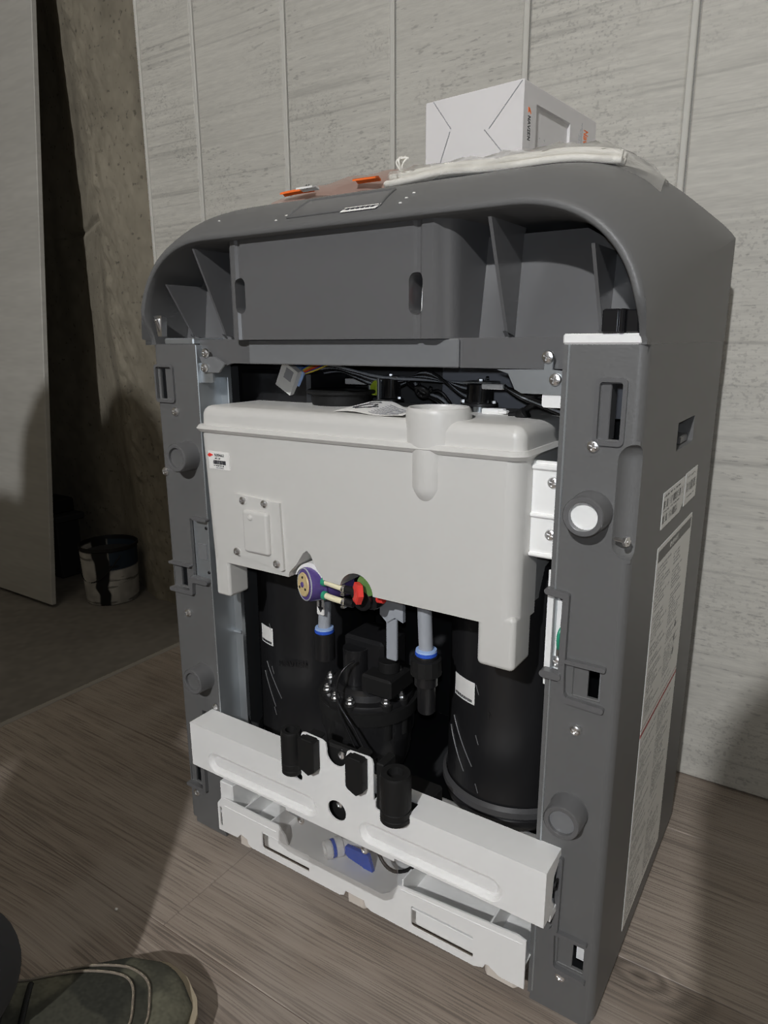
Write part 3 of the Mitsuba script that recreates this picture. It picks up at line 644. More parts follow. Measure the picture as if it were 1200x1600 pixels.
add(vb+'__head', cat([bx(vc[0]-.020, vc[0]+.024, vc[1]-.012, vc[1]+.030, .200, .246, .003), cyl((vc[0]-.004, vc[1]-.014, .203), (vc[0]-.004, vc[1]-.014, .238), .012, seg=28)]), 'black', 25)
add(vb+'__side_block', cat([bx(vc[0]+.012, vc[0]+.044, vc[1]-.030, vc[1]+.010, .2035, .222, .002), cyl((vc[0]+.03, vc[1]-.01, .222), (vc[0]+.03, vc[1]-.01, .232), .010, seg=24)]), 'black_matt', 25)
for x, y, z in ((.2250, .045, .2222), (.2330, .056, .2222), (.2150, .062, .2222)): add(vb+'__bolt', BOLT, 'chrome', xf=T().translate([x, y, z]) @ T().scale(.8))
for i in range(6): add(vb+'__fin', bx(vc[0]-.006+.0075*i, vc[0]-.003+.0075*i, vc[1]-.050, vc[1]-.036, .112, .148, .0006), 'black_gloss', False)
add(vb+'__sensor_wire', tube([(.2030, .030, .2330), (.1960, .018, .2240), (.1970, .010, .2060), (.2130, .008, .1860), (.2300, .006, .1640), (.2420, .004, .1500), (.2550, .002, .1360)], .0010, 8), 'black_gloss', True)
add(vb+'__sensor_wire', tube([(.1965, .011, .2120), (.2000, .009, .1950), (.2100, .008, .1760), (.2240, .006, .1540), (.2290, .004, .1440)], .0009, 8), 'black_gloss', True)
# push fittings with blue collars
def fitting(x, y, z, L, lab, tilt=0.0, tl=.07):
    k = add(A+'__fitting', cyl((x, y, z-.004), (x, y, z-L), .0095, seg=28), 'black', 30, label=lab)
    add(k+'__blue_collar', lathe([(.0060, .0000), (.0088, -.0010), (.0090, -.0035), (.0078, -.0050), (.006, -.005), (.006, 0)], (x, y, z), (0, 0, 1), 28), 'blue', 30)
    add(k+'__ring', lathe([(.0058, .0012), (.0084, .0008), (.0086, -.0008), (.0058, -.0010)], (x, y, z), (0, 0, 1), 28), 'pale_blue', 30)
    add(k+'__tube', cyl((x, y, z-.003), (x+tilt, y+.002, z+tl), .0058, seg=24), 'tube_grey', 30)
    return k
f1 = fitting(.2860, .0130, .2720, .030, 'black push fitting with blue collar and grey tube at the right', -.0045, .060)
add(f1+'__knurled_nut', lathe([(.008, -.006), (.0125, -.007), (.0128, -.020), (.008, -.021)], (.2860, .0130, .2720), (0, 0, 1), 14), 'black_matt', False)
add(f1+'__lower_pipe', cyl((.2860, .0130, .2480), (.2830, .020, .215), .0075, seg=24), 'black')
f2 = fitting(.1700, .0290, .2580, .030, 'black push fitting with blue collar and grey tube at the left', .0, .026)
add(f2+'__arrow_tag', ex_xz(rrect(.1690, .1770, .2740, .2960, .0012), .0205, .0212), 'paper', 25, label='small white tag with a black arrow')
add(f2+'__arrow', ex_xz(Polygon([(.1722, .290), (.1722, .2815), (.1702, .2815), (.1733, .2765), (.1764, .2815), (.1744, .2815), (.1744, .290)]), .0200, .0206), 'ink', False)
add(A+'__grey_bracket', cat([ex_xz(Polygon([(.2330, .3080), (.2330, .2860), (.2400, .2800), (.2480, .2860), (.2560, .2830), (.2560, .3080)]), .0260, .0300), bx(.2375, .2480, .028, .032, .245, .284, .001)]), 'tube_grey', 25, label='grey plastic bracket under the tank')

# --- peristaltic pump
pp = A+'__dosing_pump'
pc = np.array([.1835, .0015, .3120]); ax = np.array([-.42, -.90, .06]); ax /= np.linalg.norm(ax)
add(pp, lathe([(1e-6, -.030), (.0145, -.030), (.0150, -.006), (.0150, .006), (.0142, .0095), (.0126, .0100), (1e-6, .0100)], pc, ax, 40), 'purple', 30, label='purple dosing pump with a tan rotor')
add(pp+'__rotor', lathe([(1e-6, .0101), (.0098, .0101), (.0104, .0108), (.0098, .0118), (1e-6, .0118)], pc, ax, 36), 'tan', 30)
ra, rb, rd = frame_to(ax)
for i in range(3):
    t = i*2*math.pi/3+.6; q = pc+.0062*(math.cos(t)*ra+math.sin(t)*rb)
    add(pp+'__rotor_hole', cyl(q+ax*.0112, q+ax*.0122, .0012, seg=12, ch=.0001), 'black')
add(pp+'__hub', cyl(pc+ax*.0110, pc+ax*.0128, .0024, seg=16), 'purple')
add(pp+'__bezel', lathe([(.0128, .0095), (.0134, .0104), (.0142, .0097), (.0140, .0090)], pc, ax, 36), 'tube_grey', 30)
add(pp+'__white_hood', diff(ex_xz(Point(.1840, .3130).buffer(.0180, 16), -.004, .018), ex_xz(Point(.1815, .3120).buffer(.0152, 16), -.02, .03), bx(.1, .3, -.05, .05, .25, .3180)), 'white_plastic', 25)
add(pp+'__side_port', cat([bx(.1900, .1990, -.0040, .010, .3050, .3210, .0015)]), 'purple', 25)
for z0, z1, yy in ((.3185, .3160, -.006), (.3065, .3050, -.006)):
    add(pp+'__port_ring', cyl((.1975, yy, z0), (.2010, yy, z0-.0002), .0037, seg=20), 'green')
    add(pp+'__tube', tube([(.2000, yy, z0), (.2100, yy-.001, z0-.0006), (.2210, yy, z1)], .0026, 14), 'cream', True)
    add(pp+'__hose_clip', cat([cyl((.2180, yy, z1+.0005), (.2205, yy, z1), .0034, seg=16), bx(.2175, .2215, yy-.003, yy+.001, z1-.0050, z1-.0030, .0004)]), 'chrome')
    add(pp+'__barb', cyl((.2210, yy, z1), (.2290, yy, z1), .0034, seg=16), 'black')
ck = A+'__check_valve'
add(ck, cyl((.2300, -.0065, .3150), (.2360, -.006, .3160), .0052, seg=24), 'black', label='red and green valve joint beside the dosing pump')
add(ck+'__red_nut', lathe([(1e-6, -.001), (.0066, 0), (.0092, .001), (.0092, .0050), (.0070, .0058), (1e-6, .0060)], (.2375, -.007, .3165), (-.6, -.8, .1), 6), 'red', False)
add(ck+'__green_cap', cyl((.2400, .004, .3225), (.2405, -.004, .3225), .0092, seg=28), 'leaf_green')
add(ck+'__body', cat([cyl((.2350, .010, .3090), (.2350, -.004, .3085), .0090, seg=24), bx(.2250, .2460, .000, .014, .3000, .3140, .002)]), 'black_gloss', 25)
add(ck+'__red_tip', cyl((.2460, .004, .3105), (.2520, .004, .3110), .0040, seg=16), 'red')
add(ck+'__red_wire', tube([(.1360, .010, .326), (.1440, .004, .3210), (.1520, .006, .3180), (.160, .012, .318)], .0009, 8), 'red', True)
add(tk+'__drain_spout', union(bx(.1480, .1640, -.004, .010, .3170, .3230, .002), bx(.152, .160, -.006, .004, .3155, .3200, .001)), 'tank_white', 25)

# --- things in the gap above the tank
bc = A+'__black_cap'
add(bc, lathe([(1e-6, .4560), (.0260, .4560), (.0270, .4590), (.0275, .4660), (.0310, .4668), (.0315, .4690), (.0300, .4700), (1e-6, .4700)], (.1660, .068, 0), (0, 0, 1), 48), 'black_matt', 25, label='round black cap on top of the tank')
def solenoid(x, y, r, z0, z1, lab):
    k = add(A+'__solenoid', cyl((x, y, z0), (x, y, z1), r, seg=32, ch=.001), 'black_gloss', 30, label=lab)
    add(k+'__top_plate', bx(x-r*1.05, x+r*1.25, y-r*.8, y+r*.8, z1, z1+.0016, .0004), 'steel', False)
    add(k+'__flange', lathe([(r*.9, z0), (r*1.35, z0), (r*1.35, z0+.002), (r*.9, z0+.003)], (x, y, 0), (0, 0, 1), 28), 'black', 30)
    for s in (-1, 1): add(k+'__nut', cyl((x+s*r*1.25, y-.003, z0+.002), (x+s*r*1.25, y-.003, z0+.0045), .0022, seg=6, ch=.0003), 'chrome', False)
    add(k+'__nut', cyl((x, y, z1+.0016), (x, y, z1+.0034), .0024, seg=6, ch=.0003), 'chrome', False)
    add(k+'__stem', cyl((x, y, z0-.008), (x, y, z0), r*.5, seg=20), 'steel')
    return k
s1 = solenoid(.3015, .0660, .0105, .4620, .4790, 'black solenoid coil at the right above the tank')
s2 = solenoid(.2060, .0860, .0085, .4600, .4800, 'black solenoid coil in the middle above the tank')
add(s1+'__connector', bx(.3090, .3260, .0520, .0600, .4755, .4795, .0006), 'white_plastic', 25, label='white wire connector')
add(s2+'__coil_label', bx(.1890, .1975, .0765, .0840, .4650, .4780, .0008), 'lime', 25, label='yellow-green block')
add(s2+'__coil_frame', cat([bx(.1885, .1905, .0760, .086, .464, .4795, .0004), bx(.1985, .2005, .0750, .082, .460, .4800, .0004)]), 'steel', False)
add(s2+'__connector', bx(.1610, .1830, .0790, .0860, .4735, .4785, .0006), 'white_plastic', 25)
wr = A+'__wiring'
labels[wr] = {'label': 'bundle of coloured and black wires above the tank'}
def wire(P, r, mat): add(wr+'__wire', tube(P, r, 8, 30), mat, True)
cn = trimesh.creation.box((.0190, .0060, .0250)); cn.apply_transform(trimesh.transformations.euler_matrix(.15, .55, .05)); cn.apply_translation([.1150, .0560, .4790])
add(wr+'__connector', cn, 'paper', False, label='pale connector block with a grey printed patch')
cb = trimesh.creation.box((.0195, .0080, .0240)); cb.apply_transform(trimesh.transformations.euler_matrix(.15, .55, .05)); cb.apply_translation([.1172, .0632, .4790])
add(wr+'__connector_back', cb, 'pale_blue', False)
cg = trimesh.creation.box((.0090, .0005, .0105)); cg.apply_transform(trimesh.transformations.euler_matrix(.15, .55, .05)); cg.apply_translation([.1180, .0526, .4820])
add(wr+'__connector_print', cg, 'ink_grey', False)
for i, c in enumerate(('blue', 'yellow', 'yellow', 'orange', 'orange', 'red', 'blue', 'yellow')):
    wire([(.1195+.0014*i, .0600, .4810+.0003*i), (.1250+.0020*i, .0600, .4850), (.1330+.0026*i, .064, .4900), (.142+.003*i, .074, .498)], .0009, c)
for i, c in enumerate(('black', 'white_plastic', 'black', 'tube_grey', 'black')):
    wire([(.1150+.0015*i, .0610, .4700), (.1200+.0015*i, .0640, .4600), (.1270+.0016*i, .066, .4520)], .0010, c)
for i, c in enumerate(('tube_grey', 'black', 'tube_grey', 'black', 'black_gloss', 'tube_grey', 'black')):
    wire([(.1350, .072+.002*i, .4890-.0012*i), (.1600, .070+.002*i, .4895-.001*i), (.1800, .072, .4850-.0010*i), (.2100, .080+.002*i, .4800-.0013*i), (.2400, .088, .4790+.0012*i), (.2750, .092, .4770-.002*i), (.3000, .082, .4800+.0005*i)], .0013, c)
for i, c in enumerate(('black', 'black_gloss', 'tube_grey', 'black')):
    wire([(.3260, .056, .4770+.0005*i), (.3400, .050, .4745-.001*i), (.3600, .040, .4700-.0012*i), (.3800, .034, .4665-.002*i)], .0013, c)
    wire([(.2200+.004*i, .090, .4760), (.2330+.004*i, .086, .4700-.001*i), (.2480, .084, .4640+.0015*i), (.2580+.003*i, .088, .4560)], .0012, c)
for i, c in enumerate(('black', 'black_gloss')):
    wire([(.3330+.002*i, .050, .4580), (.3480+.002*i, .048, .4640), (.3560+.003*i, .046, .4700), (.3800, .040, .4725)], .0016, c)
add(wr+'__end_plug', cyl((.3430, .047, .4560), (.3480, .046, .4600), .0052, seg=20), 'black_matt'); add(wr+'__clear_plug', cat([bx(.3080, .3260, .055, .062, .4560, .4610, .0008), bx(.3220, .3290, .054, .060, .4575, .4600, .0006)]), 'white_plastic', 25)
add(wr+'__knot', cat([tube([(.2400, .074, .4700), (.2450, .070, .4740), (.2500, .074, .4700), (.2450, .078, .4660), (.2400, .074, .4700)], .0020, 8), tube([(.2420, .072, .474), (.2470, .076, .4690), (.253, .074, .474)], .0016, 8)]), 'black', True)
# leaflet lying on the tank
lf = np.array([[(.1990+.0, .0085), (.2600, .0100)], [(.1960, .075), (.266, .060)]])
c4 = np.array([(.2030, .0090), (.2790, -.0070), (.2680, .0110), (.1955, .0800)])
s = np.linspace(0, 1, 10); S, R = np.meshgrid(s, s, indexing='ij')
PX = np.array([(.2030, .0070), (.2740, -.0040), (.2630, .0350), (.2000, .0780)])
xy = (1-S)[..., None]*((1-R)[..., None]*PX[0]+R[..., None]*PX[1])+S[..., None]*((1-R)[..., None]*PX[3]+R[..., None]*PX[2])
z = .4582+.0008*np.sin(xy[..., 0]*120)+.0045*S*(1-R)
V = np.concatenate([xy, z[..., None]], -1)
labels['leaflet'] = {'label': 'small printed paper leaflet lying on top of the white tank', 'category': 'paper'}
add('leaflet__sheet', slab(V, (0, 0, -.0003)), 'paper', True)
def lerp_leaf(a, b, h=.0004):
    q = (1-a)*((1-b)*PX[0]+b*PX[1])+a*((1-b)*PX[3]+b*PX[2]); return np.array([q[0], q[1], .4582+.0008*math.sin(q[0]*120)+.0045*a*(1-b)+h])
ln = []
for i in range(9):
    a0 = .10+.085*i
    ln.append(tube([lerp_leaf(a0, b) for b in np.linspace(.48, .92-.2*(i % 3 == 1), 8)], .00035, 4, smooth=False))
add('leaflet__print', cat(ln), 'ink_grey', True)
add('leaflet__drawing', cat([tube([lerp_leaf(*q) for q in ((.25, .12), (.55, .18), (.60, .34), (.35, .36), (.25, .12))], .0004, 4, smooth=False), tube([lerp_leaf(*q) for q in ((.66, .1), (.75, .3))], .0004, 4, smooth=False), tube([lerp_leaf(*q) for q in ((.2, .2), (.5, .42))], .0004, 4, smooth=False)]), 'ink', True)

# --- white bracket bar across the lower front
bk = A+'__bracket_bar'
YB0 = -.030
def arc(cx, cz, r, a0, a1, n=14): return [(cx+r*math.cos(t), cz+r*math.sin(t)) for t in np.linspace(math.radians(a0), math.radians(a1), n)]
plate = unary_union([sbox(.0465, .1055, .4085, .1515), Polygon([(.1885, .140), (.1885, .1850), (.1900, .1885), (.1930, .1893), (.2110, .1885), (.2150, .1868), (.2160, .1820)]+arc(.2260, .1790, .0100, 170, 370, 20)+[(.2375, .1870), (.2400, .1885), (.2590, .1893), (.2618, .1878), (.2632, .1835), (.2632, .140)])]).buffer(.0006, 3).buffer(-.0006, 3)
caps = [LineString([(.0800, .1180), (.1930, .1180)]).buffer(.0104, 10), LineString([(.2590, .1180), (.3660, .1180)]).buffer(.0104, 10)]
plate = plate.difference(Point(.2255, .1262).buffer(.0095, 24))
plate = plate.difference(rrect(.2650, .2935, .1440, .17, .002)).difference(rrect(.1710, .1862, .1440, .17, .003)).difference(Point(.1845, .1440).buffer(.0040, 10))
for c in caps: plate = plate.difference(c)
parts = [ex_xz(plate, YB0, YB0+.0015)]
for c in caps:
    o = np.array(c.exterior.coords)[:-1]; i_ = np.array(c.buffer(-.0055, 10).exterior.coords)[:-1]
    L = c.length; Q = []
    for f_, (off, dy) in enumerate(((-.0006, 0), (.0004, .0003), (.0036, .0030), (.0050, .0036))):
        ln_ = c.buffer(-off, 24).exterior
        Q.append(np.array([[*ln_.interpolate(k/160, normalized=True).coords[0]] for k in range(160)]))
    G = np.stack([np.c_[q[:, 0], np.full(160, YB0+dy), q[:, 1]] for q, dy in zip(Q, (.0008, .0006, .0030, .0036))])
    parts.append(grid(G, True))
    parts.append(ex_xz(Polygon(Q[-1]), YB0+.0036, YB0+.0046))
add(bk, cat(parts), 'white_paint', 30, label='white folded metal bar across the lower front with two pressed grooves')
topfold = sbox(.0465, YB0+.0004, .4085, -.0005).difference(sbox(.1700, YB0-.01, .1882, -.014)).difference(sbox(.1880, YB0-.01, .2630, -.0200)).difference(sbox(.2640, YB0-.01, .2960, -.0130))
add(bk+'__top_fold', ex_xy(topfold, .1500, .1515), 'white_paint', 25)
add(bk+'__bottom_fold', ex_xy(sbox(.0465, YB0+.0004, .4085, -.012), .1055, .1068), 'white_paint', 25)
endp = Polygon([(YB0+.001, .1055), (YB0+.001, .1515), (-.004, .1515), (-.004, .1430), (-.013, .1360), (-.015, .118), (-.010, .110), (-.010, .1055)])
add(bk+'__end_plate', ex_yz(endp, .4072, .4085), 'white_paint', 25); add(bk+'__end_plate', ex_yz(sbox(YB0+.001, .1055, -.006, .1515), .0465, .0478), 'white_paint', 25)
add(bk+'__end_tab', bx(.3930, .4085, -.006, .0005, .1440, .1515, .0005), 'white_paint', 25); add(bk+'__end_tab', bx(.3960, .4085, -.016, .0005, .0990, .1060, .0005), 'white_paint', 25)
screw(bk, .0520, -.0008, .1560, .8); screw(bk, .4050, -.001, .1490, .6); screw(bk, .4020, -.0165, .1035, .7)
add(bk+'__grommet', lathe([(.0020, 0), (.0045, 0), (.0045, .001), (.0020, .001)], (.4086, -.009, .127), (1, 0, 0), 20), 'black_matt', 30)
add(bk+'__skirt', bx(.1560, .2750, YB0+.012, YB0+.0132, .0900, .1066, .0004), 'white_paint', 25)
# black rubber clips, stubs and block behind
mb = A+'__mount_block'
add(mb, cat([bx(.1660, .3000, -.0220, .020, .1080, .1500, .002), bx(.2100, .2440, -.0240, -.016, .150, .1830, .002)]), 'black_matt', 25, label='black rubber mounting block behind the bar')
for x0, x1 in ((.1920, .2090), (.2415, .2580)):
    add(mb+'__clip', ex_xz(Polygon([(x0, .1880), (x0, .1620), (x0+.002, .1595), ((x0+x1)/2+.002, .1560), (x1, .1610), (x1, .1880)]), -.0385, -.0310), 'black_matt', 25)
    add(mb+'__clip_hook', bx(x0+.002, x1-.002, -.0385, -.019, .1855, .1885, .001), 'black_matt', 25)
def stub(x, y, r, z0, z1):
    add(mb+'__stub', lathe([(1e-6, z0), (r-.0012, z0), (r, z0+.0012), (r, z0+.0045), (r-.0007, z0+.005), (r-.0007, z0+.006), (r, z0+.0065), (r, z0+.0105), (r-.0007, z0+.011), (r-.0007, z0+.012), (r, z0+.0125), (r, z1-.003), (r-.0010, z1), (r*.55, z1), (r*.5, z1-.006), (1e-6, z1-.006)], (x, y, 0), (0, 0, 1), 36), 'black_matt', 25)
stub(.1785, -.0310, .0092, .1470, .1880); stub(.2850, -.0310, .0125, .1440, .1860)
add(mb+'__hole_bush', cyl((.2262, -.0225, .1790), (.2262, -.0240, .1790), .0030, seg=20), 'black'); screw(mb, .2285, -.0250, .1775, .85); screw(mb, .2235, -.0228, .1275, .85)
add(mb+'__side_post', bx(.2650, .2720, -.029, -.010, .1440, .1860, .001), 'black_matt', 25)

# --- white base tray
tr_ = A+'__base_tray'
def bez(): pass
facep = Polygon([(.0590, .0250), (.0590, .0560), (.0650, .0640), (.0700, .0650), (.1420, .0640), (.1500, .0560), (.1530, .0470), (.2600, .0470), (.2680, .0530), (.2760, .0640), (.3840, .0720), (.3905, .0700), (.3905, .0250), (.3700, .0250), (.3610, .0300), (.3580, .0300), (.3560, .0255), (.3480, .0225), (.2480, .0225), (.2420, .0250), (.2405, .0300), (.2200, .0300), (.2180, .0245), (.2130, .0225), (.1050, .0225), (.1000, .0250), (.0985, .0300), (.0900, .0320), (.0850, .0260)])
slots = [rrect(.1190, .1780, .0290, .0480, .0022), rrect(.2890, .3470, .0290, .0500, .0022), rrect(.0615, .0645, .030, .053, .0012)]
fp = facep
for s_ in slots: fp = fp.difference(s_)
add(tr_, ex_xz(fp, -.0135, -.0120), 'white_paint', 25, label='white metal base tray with slots along its lower front')
add(tr_+'__slot_back', bx(.110, .360, -.0020, -.0005, .0200, .0440, .0004), 'white_paint', False)
add(tr_+'__deck', bx(.0595, .3900, -.0120, .0600, .0445, .0460, .0004), 'white_paint', False)
add(tr_+'__rear_wall', bx(.0595, .3900, .058, .0600, .0405, .1050, .0004), 'white_paint', False)
for x in (.0950, .1300, .2790, .3600): add(tr_+'__web', bx(x, x+.0014, -.0118, .058, .0455, .0640 if x < .2 else .0700, .0003), 'white_paint', False)
add(tr_+'__step', bx(.0600, .0780, -.010, .030, .0455, .0800, .001), 'white_paint', 25)
for q in ([(.0690, -.0137, .0560), (.1380, -.0137, .0560)], [(.2780, -.0137, .0610), (.3880, -.0137, .0660)]): add(tr_+'__fold_line', tube(q, .0005, 6, smooth=False), 'white_paint', True)
for x0, x1 in ((.0850, .1010), (.2195, .2410), (.3560, .3840)):
    add(tr_+'__foot', bx(x0, x1, -.0118, .020, .0160, .0320, .0030), 'foot', 25, label='pale rubber foot')
for x0, x1 in ((.08, .12), (.34, .38)): add(tr_+'__rear_foot', bx(x0, x1, .22, .26, .0010, .0562, .003), 'foot', 25)
# clear flap
fg = np.array([(.1560, -.0150, .1040), (.2780, -.0150, .1050), (.2780, -.0140, .060), (.2700, -.0140, .0470), (.1560, -.0140, .0420)])
add(A+'__clear_flap', ex_xz(Polygon([(.1430, .0480), (.1560, .0440), (.2640, .0440), (.2720, .0500), (.2770, .0650), (.2780, .0920), (.1480, .0920)]), -.0164, -.0156), 'flap', False, label='clear plastic flap hanging under the bar')
for x, z in ((.1735, .0860), (.2445, .0870)): screw(A+'__clear_flap', x, -.0166, z, .9)
add(A+'__clear_flap__hook', ex_xz(LineString([(.1610, .0905), (.1700, .0895), (.1715, .0850)]).buffer(.0011, 4), -.0180, -.0168), 'steel', 25)
# drain fitting, blue lever and cable
dv = A+'__drain_valve'
add(dv, lathe([(1e-6, -.016), (.0080, -.016), (.0086, -.0145), (.0086, -.0105), (.0072, -.0100), (.0072, -.0060), (.0090, -.0055), (.0090, 0), (.0075, .001), (.0062, .012), (1e-6, .012)], (.2030, .012, .0620), (-.42, -.91, 0), 30) if False else
    lathe([(1e-6, -.012), (.0062, -.012), (.0075, -.001), (.0090, 0), (.0090, .0055), (.0072, .0060), (.0072, .0100), (.0086, .0105), (.0086, .0145), (.0080, .016), (.0040, .016), (.0036, .012), (1e-6, .012)], (.2015, .0060, .0560), (-.55, -.83, 0), 30), 'white_plastic', 30, label='white drain fitting behind the clear flap')
add(dv+'__blue_ring', lathe([(.0074, .0066), (.0084, .0068), (.0084, .0092), (.0074, .0094)], (.2015, .0060, .0560), (-.55, -.83, 0), 28), 'blue', 30)
add(dv+'__pipe', cyl((.2070, .018, .0560), (.2500, .024, .0620), .0056, seg=24), 'white_plastic')
add(dv+'__blue_lever', ex_xz(Polygon([(.2060, .0540), (.2090, .0610), (.2340, .0620), (.2390, .0450), (.2345, .0420), (.2270, .0470), (.2120, .0495)]), .0030, .0065), 'blue', 25)
add(A+'__black_cable', tube([(.2440, .004, .0800), (.2480, .002, .0680), (.2600, .000, .0620), (.2740, .002, .0660), (.2840, .006, .0780)], .0016, 8), 'black', True, label='short black cable behind the clear flap')
# cabinet plinth
add(A+'__cabinet__bottom_edge', ex_xy(foot.buffer(-.003).difference(sbox(.05, -.02, .39, .27)), .0005, .0105), 'shell', 25)

# ================================================================ things on the hood
# carton
BX0, BA = np.array([.3035, .1240]), math.radians(5.0)
ex_, ey_ = np.array([math.cos(BA), -math.sin(BA)]), np.array([math.sin(BA), math.cos(BA)])
ZB, ZT, BWID, BDEP = .6466, .7052, .0920, .1420
ZBASE = ZB
TILT = 0.0
def tilt(mesh, M):
    R_ = np.eye(4); c_, s_ = math.cos(TILT), math.sin(TILT); R_[1:3, 1:3] = [[c_, -s_], [s_, c_]]; Z = np.eye(4); Z[2, 3] = ZB; Zi = np.eye(4); Zi[2, 3] = -ZB
    mesh = mesh.copy(); mesh.apply_transform(M @ Z @ R_ @ Zi); return mesh
def bm(mesh):  # local box frame: corner at origin, x to the left (negative), y to the back
    M = np.eye(4); M[:2, 0] = ex_; M[:2, 1] = ey_; M[:2, 3] = BX0; return tilt(mesh, M)
cb_ = 'carton'
labels[cb_] = {'label': 'white cardboard carton with a framed front and small lettering on top of the hood', 'category': 'box'}
body = diff(bx(-BWID, 0, 0, BDEP, ZB, ZT, .0006), bx(-.0030, .01, .0220, .0860, ZB+.004, ZT-.0130, .0002))
add(cb_+'__body', bm(body), 'card', 25)
add(cb_+'__window_card', bm(bx(-.0045, -.0026, .0200, .0880, ZB+.003, ZT-.0120, .0002)), 'card', False)
for y in (.034, .043): add(cb_+'__pin_mark', bm(cyl((-.0028, y, ZB+.024), (-.0022, y, ZB+.024), .0006, seg=8)), 'ink_grey')
def seam(P): return bm(tube([(x, -.0002, z) for x, z in P], .00042, 5, smooth=False))
for P in (((-.0015, ZT-.001), (-.030, ZT-.030)), ((-.0835, ZT-.001), (-.066, ZT-.024)), ((-.034, ZT-.030), (-.012, ZB+.004)), ((-.067, ZT-.026), (-.078, ZB+.006))):
    add(cb_+'__flap_seam', seam(P), 'ink_grey', True)
def M_boxside(y, z, stretch=.80):   # lettering that reads downwards on the right-hand face
    R = np.eye(4); R[:3, 0] = (0, 0, -stretch); R[:3, 1] = (0, 1, 0); R[:3, 2] = (1, 0, 0); R[:3, 3] = (-.0001, y, z)
    M = np.eye(4); M[:2, 0] = ex_; M[:2, 1] = ey_; M[:2, 3] = BX0
    R_ = np.eye(4); c_, s_ = math.cos(TILT), math.sin(TILT); R_[1:3, 1:3] = [[c_, -s_], [s_, c_]]; Z = np.eye(4); Z[2, 3] = ZB; Zi = np.eye(4); Zi[2, 3] = -ZB
    return M @ Z @ R_ @ Zi @ R
text(cb_+'__lettering', 'NAVIEN', .0042, 'ink', M_boxside(.0080, ZT-.0235), True)
lg = Polygon([(.0080, ZT-.0180), (.0100, ZT-.0180), (.0124, ZT-.0205), (.0124, ZT-.0223), (.0103, ZT-.0203), (.0080, ZT-.0220)])
add(cb_+'__logo', bm(ex_yz(lg, -.0001, .0003)), 'orange', False)
text(cb_+'__lettering', 'Navi', .0085, 'orange', M_boxside(.1150, ZT-.0115, .55), True)
text(cb_+'__lettering', 'Link', .0085, 'ink', M_boxside(.1150, ZT-.0225, .55), True)
for i in range(3): add(cb_+'__small_print', bm(ex_yz(sbox(.1040+.0028*i, ZB+.010, .1048+.0028*i, ZT-.0180+.005*i), -.0001, .0003)), 'ink_grey', False)
# coil of flat white cord in front of the carton, in its clear bag
cd = 'cord_bundle'
labels[cd] = {'label': 'folded bundle of white cord in a clear bag in front of the carton', 'category': 'cord'}
P0, P1 = np.array([.2130, .0880]), np.array([.3890, .1040])
dv_ = (P1-P0)/np.linalg.norm(P1-P0); nv = np.array([-dv_[1], dv_[0]])
for i in range(7):
    off = (-.010, -.0035, .003, .0095, -.007, -.0005, .006)[i]; h = .0027 if i < 4 else .0070
    a = P0+nv*off+dv_*(.004*(i % 3)); b = P1+nv*off-dv_*(.003*(i % 2))
    q = np.array([a+(b-a)*t for t in np.linspace(0, 1, 14)])
    zz = hood_z(q[:, 0], q[:, 1]) ; zz = np.maximum(zz, np.interp(np.linspace(0, 1, 14), [0, .25, 1], [zz[0], .6350, .6285]))
    add(cd+'__strand', tube(np.c_[q, zz+h], .0026, 10, 30), 'cord', True)
for i, (r, h) in enumerate(((.0095, .0027), (.0060, .0070), (.0040, .0040))):
    t = np.linspace(math.pi/2, 3*math.pi/2, 14); c0 = P0+dv_*.002
    q = c0+np.c_[np.cos(t)*r*1.3, np.sin(t)*r] @ np.array([dv_, nv])
    add(cd+'__loop', tube(np.c_[q, hood_z(q[:, 0], q[:, 1])+h], .0026, 10, 24), 'cord', True)
s_, t_ = np.linspace(-.02, 1.16, 26), np.linspace(0, 1, 9)
def bagpt(s, t):
    q = P0+(P1-P0)*s+nv*(-.019+.038*t); hh = (.0115*math.sin(math.pi*t)**.6)*(1 if s < .97 else max(.15, 1-(s-.97)*3.0))
    base = hood_z(q[0], q[1]) if s < .99 else hood_z(q[0], q[1])
    wob = .0016*math.sin(s*31+t*9)+.0010*math.sin(s*57-t*17)
    ref = max(base, np.interp(s, [0, .25, 1], [0, .6345, .6280]) if s < 1 else base)
    return (q[0], q[1], ref+.0006+hh+wob*math.sin(math.pi*t))
add(cd+'__bag', slab([[bagpt(s, t) for t in t_] for s in s_], (0, 0, .00025)), 'bag_clear', True, label='clear plastic bag')
add(cd+'__fray', cat([tube([(.2150, .0900, .644), (.2140+.003*math.cos(k), .0880+.003*math.sin(k), .6500+.0015*(k % 3)), (.2170+.004*math.cos(k*1.7), .0900, .6540+.0012*(k % 2))], .0009, 6, 10) for k in range(6)]), 'cord', True)
